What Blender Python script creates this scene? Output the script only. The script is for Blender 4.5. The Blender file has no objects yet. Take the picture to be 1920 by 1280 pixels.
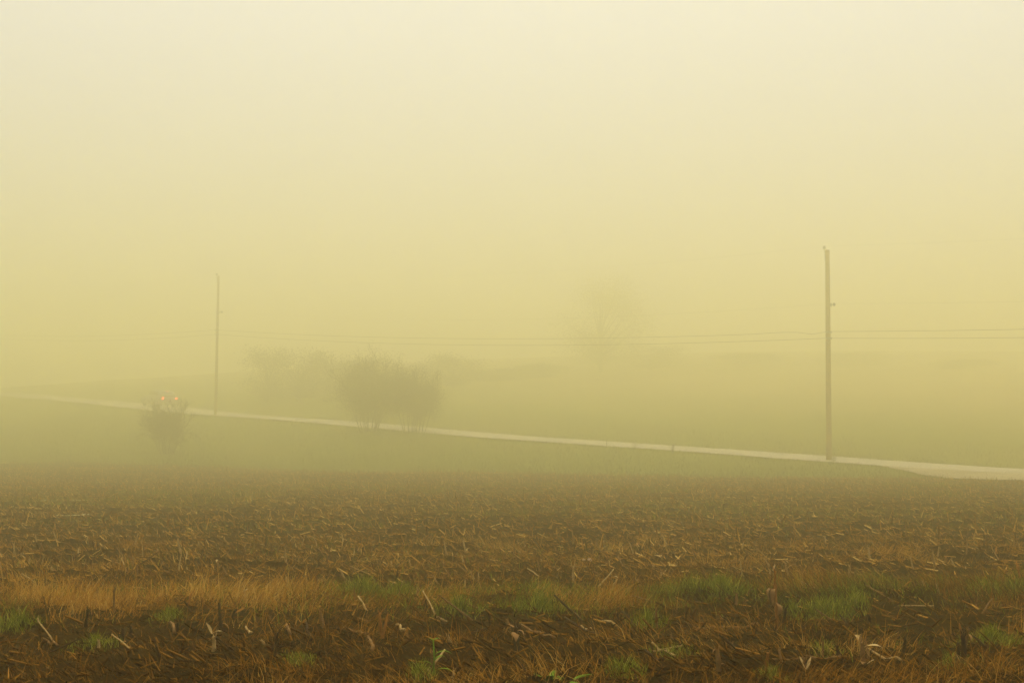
import bpy, math, random
import numpy as np
from mathutils import Vector, Matrix

rng = np.random.default_rng(11)
random.seed(5)
sc = bpy.context.scene
COL = sc.collection

# ------------------------------------------------------------------ scene settings
FPX = 50 / 36 * 1920.0
CAM_H = 1.55
PITCH = math.atan((838 - 640) / FPX)
NEAR = .725      # the near field lies this much closer than the far one would suggest
FOG_DENSITY = .0155
FOG_COLOR = (1.0, .945, .612)
FOG_G = .86
SKY_STRENGTH = 0.1
CLOUD_DECK = (4.65, 5.25, 9.5)
SUN_STRENGTH = 4.5

# ------------------------------------------------------------------ helpers
def at_ray(px, py):
    u = (px - 960) / FPX
    v = (640 - py) / FPX
    c, s = math.cos(PITCH), math.sin(PITCH)
    return np.array([u, c - s * v, s + c * v])

def project(x, y, z):
    c, s = math.cos(PITCH), math.sin(PITCH)
    dz = z - CAM_H
    f = y * c + dz * s
    v = -y * s + dz * c
    return 960 + FPX * x / f, 640 - FPX * v / f

def sstep(a, b, x):
    t = np.clip((x - a) / (b - a), 0, 1)
    return t * t * (3 - 2 * t)

def hash2(i, j, seed):
    h = (i.astype(np.int64) * 374761393 + j.astype(np.int64) * 668265263 + seed * 1442695041) & 0xFFFFFFFF
    h = ((h ^ (h >> 13)) * 1274126177) & 0xFFFFFFFF
    h = h ^ (h >> 16)
    return (h & 0xFFFFFF) / float(0xFFFFFF)

def vnoise(x, y, seed=0):
    xi, yi = np.floor(x), np.floor(y)
    fx, fy = x - xi, y - yi
    fx = fx * fx * (3 - 2 * fx)
    fy = fy * fy * (3 - 2 * fy)
    a = hash2(xi, yi, seed); b = hash2(xi + 1, yi, seed)
    c = hash2(xi, yi + 1, seed); d = hash2(xi + 1, yi + 1, seed)
    return (a + (b - a) * fx) * (1 - fy) + (c + (d - c) * fx) * fy

def fbm(x, y, seed=0, oct=3):
    r = 0; amp = 0.5; tot = 0
    for k in range(oct):
        r = r + amp * vnoise(x, y, seed + k * 17); tot += amp
        x = x * 2.07 + 3.1; y = y * 2.03 + 7.7; amp *= 0.5
    return r / tot

# ------------------------------------------------------------------ the lie of the land
_u = np.array([-.72, .695]); _u = _u / np.hypot(*_u)
_pts = [np.array([18.7, 78.2]) + _u * t for t in np.arange(-170, 57.1, 1.0)]
_cur = _pts[-1].copy(); _ang = math.atan2(_u[1], _u[0]); _tg = math.atan2(.78, -.62)
for _i in range(230):
    _ang += np.clip(_tg - _ang, -.0133, .0133)
    _cur = _cur + np.array([math.cos(_ang), math.sin(_ang)])
    _pts.append(_cur.copy())
ROAD = np.array(_pts)
ROAD_T = np.arange(len(ROAD)) - 170.0
ROAD_DIR = np.gradient(ROAD, axis=0)
ROAD_DIR /= np.hypot(ROAD_DIR[:, 0], ROAD_DIR[:, 1])[:, None]
_tz = [-170, -60, -30, -9.6, -3.2, 1.6, 5.5, 14.9, 26, 29.1, 32.8, 46.7, 58.3, 61.9, 72.5, 84.7, 98.8, 115.4, 150, 230]
_zz = [-.3, -.15, 0, .25, .56, .83, 1.06, 1.57, 2.14, 2.33, 2.58, 3.52, 4.14, 4.36, 5.08, 5.86, 6.68, 7.72, 8.9, 9.6]
_zi = np.interp(ROAD_T, _tz, _zz)
_k = np.ones(7) / 7
ROAD_Z = np.convolve(np.pad(_zi, 3, mode='edge'), _k, mode='valid')
RW = 3.9

def road_td(x, y):
    x = np.asarray(x, float).ravel(); y = np.asarray(y, float).ravel()
    T = np.empty_like(x); D = np.empty_like(x); Z = np.empty_like(x)
    for s in range(0, len(x), 20000):
        xs, ys = x[s:s + 20000], y[s:s + 20000]
        dx = xs[:, None] - ROAD[None, :, 0]; dy = ys[:, None] - ROAD[None, :, 1]
        k = np.argmin(dx * dx + dy * dy, axis=1)
        r = np.arange(len(xs))
        ux, uy = ROAD_DIR[k, 0], ROAD_DIR[k, 1]
        al = dx[r, k] * ux + dy[r, k] * uy
        T[s:s + 20000] = ROAD_T[k] + al
        D[s:s + 20000] = dx[r, k] * uy - dy[r, k] * ux
    Z = np.interp(T, ROAD_T, ROAD_Z)
    return T, D, Z

EDGE_X = [-400, -60, -31.7, -13.6, 1, 13.8, 25, 35, 62, 120, 200, 500]
EDGE_Y = [98, 94, 88, 79, 70, 62, 57, 50, 26, -32, -110, -400]
def edge_y(x):
    x = np.asarray(x, float)
    return np.interp(x, EDGE_X, EDGE_Y) + (vnoise(x * .22, x * 0 + 3.3, 5) - .5) * 5.5 + (vnoise(x * 1.7, x * 0, 6) - .5) * .8

def gz_base(x, y):
    shp = np.shape(x)
    x = np.asarray(x, float).ravel(); y = np.asarray(y, float).ravel()
    zf = np.interp(y, [-130, -60, 5, 30, 48, 55, 62, 75, 90], [.8, .75, .45, .31, .205, .175, .17, .19, .22]) + .36 * sstep(50, 90, y) * np.clip(-x / 31.7, 0, 1.5)
    T, D, R = road_td(x, y)
    a = y - np.interp(x, EDGE_X, EDGE_Y)
    b = np.maximum((-D - RW - .4) / .72, 0)
    s = np.where(a > 0, a / np.maximum(a + b, 1e-6), 0)
    z = np.where(D < -RW, zf + (R - zf) * s, R)
    z = np.where(D > RW, R + 15.5 * np.tanh(np.maximum(D - RW, 0) * .098 / 15.5), z)
    z = z + (fbm(x / 9, y / 9, 21) - .5) * .35 * sstep(RW + 1, RW + 14, np.abs(D)) * sstep(50, 80, y)
    return z.reshape(shp)

def rough(x, y):
    """clods and row ridges of the tilled field"""
    q = (y - .1 * x) / NEAR
    fade = 1 - .5 * sstep(25, 50, y)
    r = (fbm(x * 2.1, y * 2.1, 31, 3) - .5) * .14
    r = r + (np.abs(fbm(x * 8.5, y * 8.5, 41, 2) - .5)) * .10
    r = r + np.sin(q * 2 * math.pi / .84 + 1.5 * vnoise(x * .3, y * .3, 8)) * .014
    # low ridge the grassy band grows on
    r = r + .05 * np.exp(-((q - 13.4) / 1.2) ** 2)
    return r * fade

def gz(x, y):
    x = np.asarray(x, float); y = np.asarray(y, float)
    return gz_base(x, y) + rough(x, y) * sstep(.0, 3.0, np.interp(x, EDGE_X, EDGE_Y) - y)

def ground_at(px, py, dmin=4.5, dmax=220.0):
    """world point where the sight line of a picture position meets the ground"""
    r = at_ray(px, py)
    d = np.concatenate([np.arange(dmin, 40, .05), np.arange(40, dmax, .2)])
    X, Y, Z = r[0] * d / r[1], d, CAM_H + r[2] * d / r[1]
    g = gz_base(X, Y) if py < 1000 else gz(X, Y)
    k = np.argmax(g >= Z) if (g >= Z).any() else len(d) - 1
    return float(X[k]), float(Y[k]), float(g[k])

# ------------------------------------------------------------------ materials
def new_mat(name):
    m = bpy.data.materials.new(name); m.use_nodes = True
    n = m.node_tree.nodes; l = m.node_tree.links
    b = n.get('Principled BSDF')
    return m, n, l, b

def ramp(n, stops):
    r = n.new('ShaderNodeValToRGB')
    e = r.color_ramp.elements
    while len(e) < len(stops): e.new(.5)
    for k, (p, c) in enumerate(stops):
        e[k].position = p; e[k].color = (*c, 1)
    return r

def noise_node(n, l, scale, detail=4, rough_=.6, obj=True, vec=None):
    t = n.new('ShaderNodeTexNoise'); t.inputs['Scale'].default_value = scale
    t.inputs['Detail'].default_value = detail; t.inputs['Roughness'].default_value = rough_
    if vec is None:
        g = n.new('ShaderNodeTexCoord'); vec = g.outputs['Object']
    l.new(vec, t.inputs['Vector'])
    return t

def noise_mat(name, stops, scale=5, rough_=.9, bump=0.0, bscale=None, spec=.04, metal=0):
    m, n, l, b = new_mat(name)
    t = noise_node(n, l, scale)
    r = ramp(n, stops); l.new(t.outputs['Fac'], r.inputs['Fac']); l.new(r.outputs['Color'], b.inputs['Base Color'])
    b.inputs['Roughness'].default_value = rough_; b.inputs['Specular IOR Level'].default_value = spec
    b.inputs['Metallic'].default_value = metal
    if bump:
        t2 = noise_node(n, l, bscale or scale * 3)
        bp = n.new('ShaderNodeBump'); bp.inputs['Strength'].default_value = bump; bp.inputs['Distance'].default_value = .02
        l.new(t2.outputs['Fac'], bp.inputs['Height']); l.new(bp.outputs['Normal'], b.inputs['Normal'])
    return m

def attr_mat(name, stops, rough_=.85, spec=.0, trans=0.0, nscale=0, namp=.3):
    """each blade or scrap carries its own number 'tone'"""
    m, n, l, b = new_mat(name)
    a = n.new('ShaderNodeAttribute'); a.attribute_name = 'tone'
    r = ramp(n, stops)
    if nscale:
        t = noise_node(n, l, nscale, 2)
        ma = n.new('ShaderNodeMath'); ma.operation = 'MULTIPLY_ADD'; ma.inputs[1].default_value = namp; 
        l.new(t.outputs['Fac'], ma.inputs[0])
        sb = n.new('ShaderNodeMath'); sb.operation = 'SUBTRACT'; sb.inputs[1].default_value = namp / 2
        l.new(a.outputs['Fac'], sb.inputs[0]); l.new(sb.outputs[0], ma.inputs[2])
        l.new(ma.outputs[0], r.inputs['Fac'])
    else:
        l.new(a.outputs['Fac'], r.inputs['Fac'])
    l.new(r.outputs['Color'], b.inputs['Base Color'])
    b.inputs['Roughness'].default_value = rough_; b.inputs['Specular IOR Level'].default_value = spec
    if trans:
        out = n.get('Material Output')
        tr = n.new('ShaderNodeBsdfTranslucent'); l.new(r.outputs['Color'], tr.inputs['Color'])
        mx = n.new('ShaderNodeMixShader'); mx.inputs[0].default_value = trans
        l.new(b.outputs[0], mx.inputs[1]); l.new(tr.outputs[0], mx.inputs[2]); l.new(mx.outputs[0], out.inputs['Surface'])
    return m

M = {}
def build_materials():
    # soil
    m, n, l, b = new_mat('wet_soil')
    t1 = noise_node(n, l, .35, 5); t2 = noise_node(n, l, 4.5, 6, .7); t3 = noise_node(n, l, 30, 4, .7)
    r2 = ramp(n, [(.3, (.009, .0038, .0006)), (.5, (.024, .0108, .0018)), (.72, (.055, .026, .005))])
    l.new(t2.outputs['Fac'], r2.inputs['Fac'])
    r1 = ramp(n, [(.35, (.014, .0072, .0016)), (.65, (.034, .020, .005))])
    l.new(t1.outputs['Fac'], r1.inputs['Fac'])
    mx = n.new('ShaderNodeMix'); mx.data_type = 'RGBA'; mx.inputs[0].default_value = .4
    l.new(r2.outputs['Color'], mx.inputs['A']); l.new(r1.outputs['Color'], mx.inputs['B'])
    # chaff: tiny pale straw flecks mixed in the crumb
    v = n.new('ShaderNodeTexVoronoi'); v.inputs['Scale'].default_value = 34
    g = n.new('ShaderNodeTexCoord'); mp = n.new('ShaderNodeMapping'); mp.inputs['Scale'].default_value = (1, 2.6, 1); mp.inputs['Rotation'].default_value = (0, 0, .5)
    l.new(g.outputs['Object'], mp.inputs['Vector']); l.new(mp.outputs[0], v.inputs['Vector'])
    rv = ramp(n, [(.10, (1, 1, 1)), (.22, (0, 0, 0))]); l.new(v.outputs['Distance'], rv.inputs['Fac'])
    rn = ramp(n, [(.50, (0, 0, 0)), (.62, (1, 1, 1))]); l.new(t3.outputs['Fac'], rn.inputs['Fac'])
    mm = n.new('ShaderNodeMath'); mm.operation = 'MULTIPLY'; l.new(rv.outputs['Color'], mm.inputs[0]); l.new(rn.outputs['Color'], mm.inputs[1])
    mc = n.new('ShaderNodeMix'); mc.data_type = 'RGBA'
    l.new(mm.outputs[0], mc.inputs[0]); l.new(mx.outputs['Result'], mc.inputs['A']); mc.inputs['B'].default_value = (.11, .055, .012, 1)
    l.new(mc.outputs['Result'], b.inputs['Base Color'])
    b.inputs['Roughness'].default_value = 1; b.inputs['Specular IOR Level'].default_value = .0
    bp = n.new('ShaderNodeBump'); bp.inputs['Strength'].default_value = .9; bp.inputs['Distance'].default_value = .03
    l.new(t3.outputs['Fac'], bp.inputs['Height']); l.new(bp.outputs['Normal'], b.inputs['Normal'])
    M['soil'] = m
    # meadow
    m, n, l, b = new_mat('meadow_turf')
    t1 = noise_node(n, l, .09, 5); t2 = noise_node(n, l, 1.7, 5, .7)
    r1 = ramp(n, [(.33, (.095, .092, .012)), (.5, (.092, .118, .013)), (.68, (.145, .122, .022))])
    l.new(t1.outputs['Fac'], r1.inputs['Fac'])
    r2 = ramp(n, [(.3, (.048, .058, .009)), (.7, (.14, .14, .026))]); l.new(t2.outputs['Fac'], r2.inputs['Fac'])
    mx = n.new('ShaderNodeMix'); mx.data_type = 'RGBA'; mx.inputs[0].default_value = .5
    l.new(r1.outputs['Color'], mx.inputs['A']); l.new(r2.outputs['Color'], mx.inputs['B'])
    g2 = n.new('ShaderNodeTexCoord'); dp = n.new('ShaderNodeVectorMath'); dp.operation = 'DOT_PRODUCT'; dp.inputs[1].default_value = (.695, .72, 0)
    l.new(g2.outputs['Object'], dp.inputs[0])
    t4 = noise_node(n, l, .06, 4); ad = n.new('ShaderNodeMath'); ad.operation = 'MULTIPLY_ADD'; ad.inputs[1].default_value = 19
    l.new(t4.outputs['Fac'], ad.inputs[0]); l.new(dp.outputs['Value'], ad.inputs[2])
    mr = n.new('ShaderNodeMapRange'); mr.inputs['From Min'].default_value = 96; mr.inputs['From Max'].default_value = 128
    l.new(ad.outputs[0], mr.inputs['Value'])
    rs = ramp(n, [(.3, (.165, .122, .042)), (.7, (.26, .195, .078))]); l.new(t2.outputs['Fac'], rs.inputs['Fac'])  # dry tan hillside, its colour paled towards the fog so the ridge fades
    mh = n.new('ShaderNodeMix'); mh.data_type = 'RGBA'; l.new(mr.outputs['Result'], mh.inputs[0])
    l.new(mx.outputs['Result'], mh.inputs['A']); l.new(rs.outputs['Color'], mh.inputs['B'])
    l.new(mh.outputs['Result'], b.inputs['Base Color']); b.inputs['Roughness'].default_value = .95
    b.inputs['Specular IOR Level'].default_value = 0
    bp = n.new('ShaderNodeBump'); bp.inputs['Strength'].default_value = .8; bp.inputs['Distance'].default_value = .1
    l.new(t2.outputs['Fac'], bp.inputs['Height']); l.new(bp.outputs['Normal'], b.inputs['Normal'])
    M['meadow'] = m
    M['road'] = noise_mat('pale_road_surface', [(.3, (.24, .20, .12)), (.7, (.36, .30, .185))], 1.3, .75, .3, 30, .4)
    M['gravel'] = noise_mat('driveway_gravel', [(.3, (.19, .145, .075)), (.7, (.34, .27, .155))], 1.1, .9, .6, 18)
    M['water'] = noise_mat('puddle_water', [(.3, (.02, .018, .01)), (.7, (.03, .025, .015))], 3, .04, 0, None, .9)
    M['pole'] = noise_mat('weathered_pole_wood', [(.3, (.19, .112, .042)), (.7, (.32, .195, .08))], 4, .9, .4, 25)
    M['steel'] = noise_mat('galvanised_steel', [(.3, (.22, .2, .17)), (.7, (.3, .28, .24))], 20, .5, 0, None, .5, .6)
    M['porcelain'] = noise_mat('porcelain_glaze', [(.3, (.10, .07, .05)), (.7, (.14, .1, .07))], 12, .25, 0, None, .5)
    M['wire'] = noise_mat('cable_sheath', [(.3, (.012, .01, .008)), (.7, (.02, .017, .013))], 6, .6)
    M['bark'] = noise_mat('twig_bark', [(.3, (.040, .030, .015)), (.7, (.085, .065, .034))], 6, .95)
    M['leaf'] = attr_mat('late_leaf', [(0, (.055, .050, .012)), (.5, (.085, .068, .018)), (1, (.13, .09, .03))], .9, .0, .2)
    M['dead_grass'] = attr_mat('dead_grass_blade', [(0, (.03, .013, .002)), (.25, (.105, .045, .006)), (.5, (.25, .105, .011)), (.75, (.40, .185, .022)), (1, (.52, .32, .07))], .9, .0, .25)
    M['green_grass'] = attr_mat('green_grass_blade', [(0, (.050, .050, .004)), (.4, (.115, .128, .007)), (.75, (.20, .215, .013)), (1, (.40, .36, .05))], .8, .05, .3)
    M['meadow_grass'] = attr_mat('meadow_grass_blade', [(0, (.04, .05, .008)), (.5, (.075, .09, .014)), (.85, (.13, .12, .03)), (1, (.24, .18, .06))], .9, .0, .2)
    M['residue'] = attr_mat('corn_residue_scrap', [(0, (.022, .0088, .0012)), (.35, (.085, .035, .004)), (.65, (.23, .100, .012)), (.87, (.44, .225, .036)), (1, (.58, .37, .10))], .95, .0)
    for nm, st in (('dark', [(.3, (.020, .010, .004)), (.7, (.060, .030, .010))]),
                   ('tan', [(.3, (.09, .045, .012)), (.7, (.26, .135, .038))]),
                   ('pale', [(.3, (.22, .125, .034)), (.7, (.46, .31, .11))]),
                   ('orange', [(.3, (.16, .062, .010)), (.7, (.36, .15, .025))])):
        M['stalk_' + nm] = noise_mat(nm + '_corn_stalk', st, 22, .8, .3, 60)
    M['husk'] = noise_mat('dry_husk', [(.3, (.17, .082, .022)), (.7, (.33, .175, .055))], 18, .8, .3, 40)
    M['husk_pale'] = noise_mat('pale_husk', [(.3, (.26, .155, .045)), (.7, (.52, .36, .14))], 18, .8, .3, 40)
    M['weed'] = noise_mat('broad_green_leaf', [(.3, (.07, .13, .008)), (.7, (.13, .21, .014))], 14, .8, .2, 40, .03)
    M['stone'] = noise_mat('pale_stone', [(.3, (.26, .18, .10)), (.7, (.42, .30, .18))], 15, .8, .4, 40)
    M['car_paint'] = noise_mat('grey_car_paint', [(.4, (.20, .185, .15)), (.6, (.23, .21, .17))], 3, .35, 0, None, .5)
    M['glass'] = noise_mat('dark_car_glass', [(.4, (.015, .015, .015)), (.6, (.02, .02, .02))], 3, .08, 0, None, .6)
    M['rubber'] = noise_mat('tyre_rubber', [(.4, (.012, .012, .012)), (.6, (.02, .02, .02))], 8, .9)
    m, n, l, b = new_mat('lit_tail_lamp')
    b.inputs['Base Color'].default_value = (.4, .02, .01, 1); b.inputs['Emission Color'].default_value = (1, .06, .02, 1)
    b.inputs['Emission Strength'].default_value = 20
    M['lamp'] = m
    m, n, l, b = new_mat('dim_brake_lamp')
    b.inputs['Base Color'].default_value = (.4, .02, .01, 1); b.inputs['Emission Color'].default_value = (1, .08, .03, 1)
    b.inputs['Emission Strength'].default_value = 3
    M['lamp_dim'] = m
build_materials()

# ------------------------------------------------------------------ mesh builders
def mesh_np(name, V, Q=None, T3=None, mat=None, tone=None, smooth=False):
    """a mesh from numpy arrays: quads Q and triangles T3; tone is one number per vertex"""
    me = bpy.data.meshes.new(name)
    V = np.ascontiguousarray(V, dtype=np.float32).reshape(-1, 3)
    nq = 0 if Q is None else len(Q); nt = 0 if T3 is None else len(T3)
    idx = np.concatenate(([] if Q is None else np.asarray(Q).ravel(), [] if T3 is None else np.asarray(T3).ravel())).astype(np.int32)
    tot = np.concatenate((np.full(nq, 4), np.full(nt, 3))).astype(np.int32)
    start = np.concatenate(([0], np.cumsum(tot)[:-1])).astype(np.int32)
    me.vertices.add(len(V)); me.vertices.foreach_set('co', V.ravel())
    me.loops.add(len(idx)); me.loops.foreach_set('vertex_index', idx)
    me.polygons.add(nq + nt); me.polygons.foreach_set('loop_start', start); me.polygons.foreach_set('loop_total', tot)
    if smooth: me.polygons.foreach_set('use_smooth', np.ones(nq + nt, dtype=bool))
    if tone is not None:
        at = me.attributes.new('tone', 'FLOAT', 'POINT'); at.data.foreach_set('value', np.ascontiguousarray(tone, dtype=np.float32))
    me.update(calc_edges=True); me.validate()
    if mat: me.materials.append(mat)
    return me

def link(name, me, parent=None, loc=(0, 0, 0)):
    o = bpy.data.objects.new(name, me); COL.objects.link(o)
    o.location = loc
    if parent: o.parent = parent
    return o

def tag(o, label=None, cat=None, group=None, kind=None):
    if label: o['label'] = label
    if cat: o['category'] = cat
    if group: o['group'] = group
    if kind: o['kind'] = kind
    return o

class Parts:
    """collects tubes and ribbons into one mesh"""
    def __init__(s): s.V = []; s.Q = []; s.T = []; s.n = 0; s.tone = []
    def add(s, V, Q=None, T=None, tone=.5):
        V = np.asarray(V, float).reshape(-1, 3)
        if Q is not None and len(Q): s.Q.append(np.asarray(Q) + s.n)
        if T is not None and len(T): s.T.append(np.asarray(T) + s.n)
        s.V.append(V); s.tone.append(np.full(len(V), tone) if np.isscalar(tone) else np.asarray(tone)); s.n += len(V)
    def mesh(s, name, mat, smooth=False):
        return mesh_np(name, np.concatenate(s.V), np.concatenate(s.Q) if s.Q else None, np.concatenate(s.T) if s.T else None, mat, np.concatenate(s.tone), smooth)
    def path(s, P, R, sides=6, cap=True, tone=.5):
        P = np.asarray(P, float); K = len(P); R = np.broadcast_to(R, (K,))
        t = np.gradient(P, axis=0); t /= np.linalg.norm(t, axis=1)[:, None] + 1e-9
        ref = np.array([0, 0, 1.0]) if abs(t[0, 2]) < .9 else np.array([1.0, 0, 0])
        a = np.cross(t, ref); a /= np.linalg.norm(a, axis=1)[:, None] + 1e-9; b = np.cross(t, a)
        th = np.arange(sides) * 2 * math.pi / sides
        V = P[:, None] + (a[:, None] * np.cos(th)[None, :, None] + b[:, None] * np.sin(th)[None, :, None]) * R[:, None, None]
        Q = [[k * sides + j, k * sides + (j + 1) % sides, (k + 1) * sides + (j + 1) % sides, (k + 1) * sides + j] for k in range(K - 1) for j in range(sides)]
        T = []
        V = V.reshape(-1, 3)
        if cap:
            V = np.vstack([V, P[0], P[-1]])
            T = [[K * sides, (j + 1) % sides, j] for j in range(sides)] + [[K * sides + 1, (K - 1) * sides + j, (K - 1) * sides + (j + 1) % sides] for j in range(sides)]
        s.add(V, Q, T, tone)
    def ribbon(s, P, W, side, fold=.3, tone=.5):
        """a leaf: three verts across, folded along its midrib"""
        P = np.asarray(P, float); K = len(P); W = np.broadcast_to(W, (K,)); side = np.asarray(side, float)
        t = np.gradient(P, axis=0); t /= np.linalg.norm(t, axis=1)[:, None] + 1e-9
        if side.ndim == 1: side = np.broadcast_to(side, P.shape)
        sd = side - t * (side * t).sum(1)[:, None]; sd /= np.linalg.norm(sd, axis=1)[:, None] + 1e-9
        nrm = np.cross(sd, t)
        V = np.stack([P - sd * W[:, None] + nrm * W[:, None] * fold, P, P + sd * W[:, None] + nrm * W[:, None] * fold], 1)
        Q = []
        for k in range(K - 1):
            for j in range(2): Q.append([k * 3 + j, k * 3 + j + 1, k * 3 + 4 + j, k * 3 + 3 + j])
        s.add(V, Q, None, tone)
    def box(s, c, h, rot=None, tone=.5):
        c = np.asarray(c, float); h = np.asarray(h, float)
        V = np.array([[x, y, z] for x in (-1, 1) for y in (-1, 1) for z in (-1, 1)]) * h
        if rot is not None: V = V @ np.asarray(rot).T
        s.add(V + c, [[0, 1, 3, 2], [4, 6, 7, 5], [0, 4, 5, 1], [2, 3, 7, 6], [0, 2, 6, 4], [1, 5, 7, 3]], None, tone)

def blades_np(base, az, lean, length, width, curve, tone, K=3):
    """many grass blades at once, as tapering curved strips"""
    N = len(base)
    s = np.linspace(0, 1, K + 1)
    d = np.stack([np.cos(az), np.sin(az), np.zeros(N)], 1)
    wv = np.stack([-np.sin(az + .6 * rng.standard_normal(N)), np.cos(az), np.zeros(N)], 1)
    rot = rng.uniform(0, 2 * math.pi, N); wv = np.stack([np.cos(rot), np.sin(rot), np.zeros(N)], 1)
    V = np.empty((N, K + 1, 2, 3))
    p = base.copy(); seg = length / K
    for k in range(K + 1):
        w = width * (1 - s[k] ** 1.5) + .0006
        V[:, k, 0] = p - wv * w[:, None] * .5; V[:, k, 1] = p + wv * w[:, None] * .5
        ang = lean + curve * s[k]
        p = p + (d * np.sin(ang)[:, None] + np.array([0, 0, 1.0]) * np.cos(ang)[:, None]) * seg[:, None]
    o = (np.arange(N) * (K + 1) * 2)[:, None]
    Q = np.concatenate([np.stack([o[:, 0] + 2 * k, o[:, 0] + 2 * k + 1, o[:, 0] + 2 * k + 3, o[:, 0] + 2 * k + 2], 1) for k in range(K)])
    return V.reshape(-1, 3), Q, np.repeat(tone, (K + 1) * 2)

def tubes_np(A, B, ra, rb, sides=4):
    N = len(A)
    t = B - A; t = t / (np.linalg.norm(t, axis=1)[:, None] + 1e-9)
    ref = np.where(np.abs(t[:, 2:3]) < .9, np.array([[0, 0, 1.0]]), np.array([[1.0, 0, 0]]))
    a = np.cross(t, ref); a /= np.linalg.norm(a, axis=1)[:, None] + 1e-9; b = np.cross(t, a)
    th = np.arange(sides) * 2 * math.pi / sides
    ring = a[:, None] * np.cos(th)[None, :, None] + b[:, None] * np.sin(th)[None, :, None]
    ra = np.broadcast_to(ra, (N,)); rb = np.broadcast_to(rb, (N,))
    V = np.concatenate([A[:, None] + ring * ra[:, None, None], B[:, None] + ring * rb[:, None, None]], 1)
    o = (np.arange(N) * 2 * sides)[:, None]
    Q = np.concatenate([np.stack([o[:, 0] + j, o[:, 0] + (j + 1) % sides, o[:, 0] + sides + (j + 1) % sides, o[:, 0] + sides + j], 1) for j in range(sides)])
    return V.reshape(-1, 3), Q

def merge_np(name, chunks, mat):
    off = 0; Vs = []; Qs = []; Ts = []
    for V, Q, t in chunks:
        Vs.append(V); Qs.append(Q + off); Ts.append(t); off += len(V)
    return mesh_np(name, np.concatenate(Vs), np.concatenate(Qs), None, mat, np.concatenate(Ts))

# ------------------------------------------------------------------ ground, field, road
def grid_mesh(name, xs, ys, Z, mat, X=None, Y=None):
    if X is None: X, Y = np.meshgrid(xs, ys)
    nx, ny = X.shape[1], X.shape[0]
    V = np.stack([X, Y, Z], -1).reshape(-1, 3)
    i = (np.arange(ny - 1)[:, None] * nx + np.arange(nx - 1)[None, :]).ravel()
    return mesh_np(name, V, np.stack([i, i + 1, i + nx + 1, i + nx], 1), None, mat, None, True)

xs = np.concatenate([np.arange(-430, -110, 16), np.arange(-110, 90, .8), np.arange(90, 431, 16)])
ys = np.concatenate([np.arange(-130, -30, 12), np.arange(-30, 20, 3), np.arange(20, 190, .8), np.arange(190, 631, 14)])
X, Y = np.meshgrid(xs, ys)
Z = gz_base(X, Y)
inside = np.interp(X, EDGE_X, EDGE_Y) - Y
Z = Z - .28 * sstep(1.0, 4.0, inside)
tag(link('ground', grid_mesh('ground', xs, ys, Z, M['meadow'])), kind='structure')

fx = np.concatenate([np.arange(-140, -45, 3.0), np.arange(-45, -7, .28), np.arange(-7, 7, .05), np.arange(7, 45, .28), np.arange(45, 141, 3.0)])
fy = np.concatenate([np.arange(-60, 0, 3.0), np.arange(0, 5.4, .45), np.arange(5.4, 14, .045), np.arange(14, 24, .10), np.arange(24, 46, .28)])
tail = np.linspace(0, 1, 100)[1:]
X = np.repeat(fx[None], len(fy) + len(tail), 0)
Y = np.concatenate([np.repeat(fy[:, None], len(fx), 1), 46 + tail[:, None] * (np.maximum(edge_y(fx), 46.5)[None] - 46)])
E_ = np.interp(X, EDGE_X, EDGE_Y)
Y = np.minimum(Y, np.maximum(E_, -58) + 1.0 + 0 * Y) if False else Y
Z = gz(X, Y) + .03
Zb = np.where(Y > np.interp(X, EDGE_X, EDGE_Y) + 2.5, gz_base(X, Y) - .2, Z)
tag(link('field', grid_mesh('field', None, None, Zb, M['soil'], X, Y)), kind='structure')

def strip(name, t0, t1, dl, dr, mat, lift, nd=7, wob=.25):
    ts = np.arange(t0, t1, 1.0)
    px = np.interp(ts, ROAD_T, ROAD[:, 0]); py = np.interp(ts, ROAD_T, ROAD[:, 1])
    ux = np.interp(ts, ROAD_T, ROAD_DIR[:, 0]); uy = np.interp(ts, ROAD_T, ROAD_DIR[:, 1])
    L = dl + (vnoise(ts * .5, ts * 0, 3) - .5) * wob; Rr = dr + (vnoise(ts * .5, ts * 0 + 9, 4) - .5) * wob
    f = np.linspace(0, 1, nd)
    D = L[:, None] + (Rr - L)[:, None] * f[None]
    X = px[:, None] + uy[:, None] * D; Y = py[:, None] - ux[:, None] * D
    Zr = np.interp(ts, ROAD_T, ROAD_Z)[:, None] + lift + .05 * (1 - (2 * f - 1) ** 2)[None]
    return grid_mesh(name, None, None, Zr + 0 * X, mat, X, Y)
tag(link('road', strip('road', -165, 215, -3.7, 3.6, M['road'], .08)), kind='structure')

# gravel apron where a field drive leaves the road
ts = np.linspace(-30, -1.4, 74); f = np.linspace(0, 1, 24)
depth = 12.5 * sstep(0, 1, (-.4 - ts) / 16.0)
px = np.interp(ts, ROAD_T, ROAD[:, 0]); py = np.interp(ts, ROAD_T, ROAD[:, 1])
ux = np.interp(ts, ROAD_T, ROAD_DIR[:, 0]); uy = np.interp(ts, ROAD_T, ROAD_DIR[:, 1])
D = -2.3 - f[None] * (depth + (vnoise(ts * .9, ts * 0, 13) - .5) * 1.4 * sstep(.5, 4, depth))[:, None]
X = px[:, None] + uy[:, None] * D; Y = py[:, None] - ux[:, None] * D
tag(link('driveway', grid_mesh('driveway', None, None, np.maximum(gz_base(X, Y), gz(X, Y)) + .075, M['gravel'], X, Y)), kind='structure')

def on_road_or_drive(x, y):
    T, D, _ = road_td(x, y)
    dep = 12.5 * sstep(0, 1, (-.4 - T) / 16.0)
    drive = (T < -1.4) & (T > -30) & (D < -2.2) & (D > -2.4 - dep)
    return (np.abs(D) < 3.75) | drive

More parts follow.
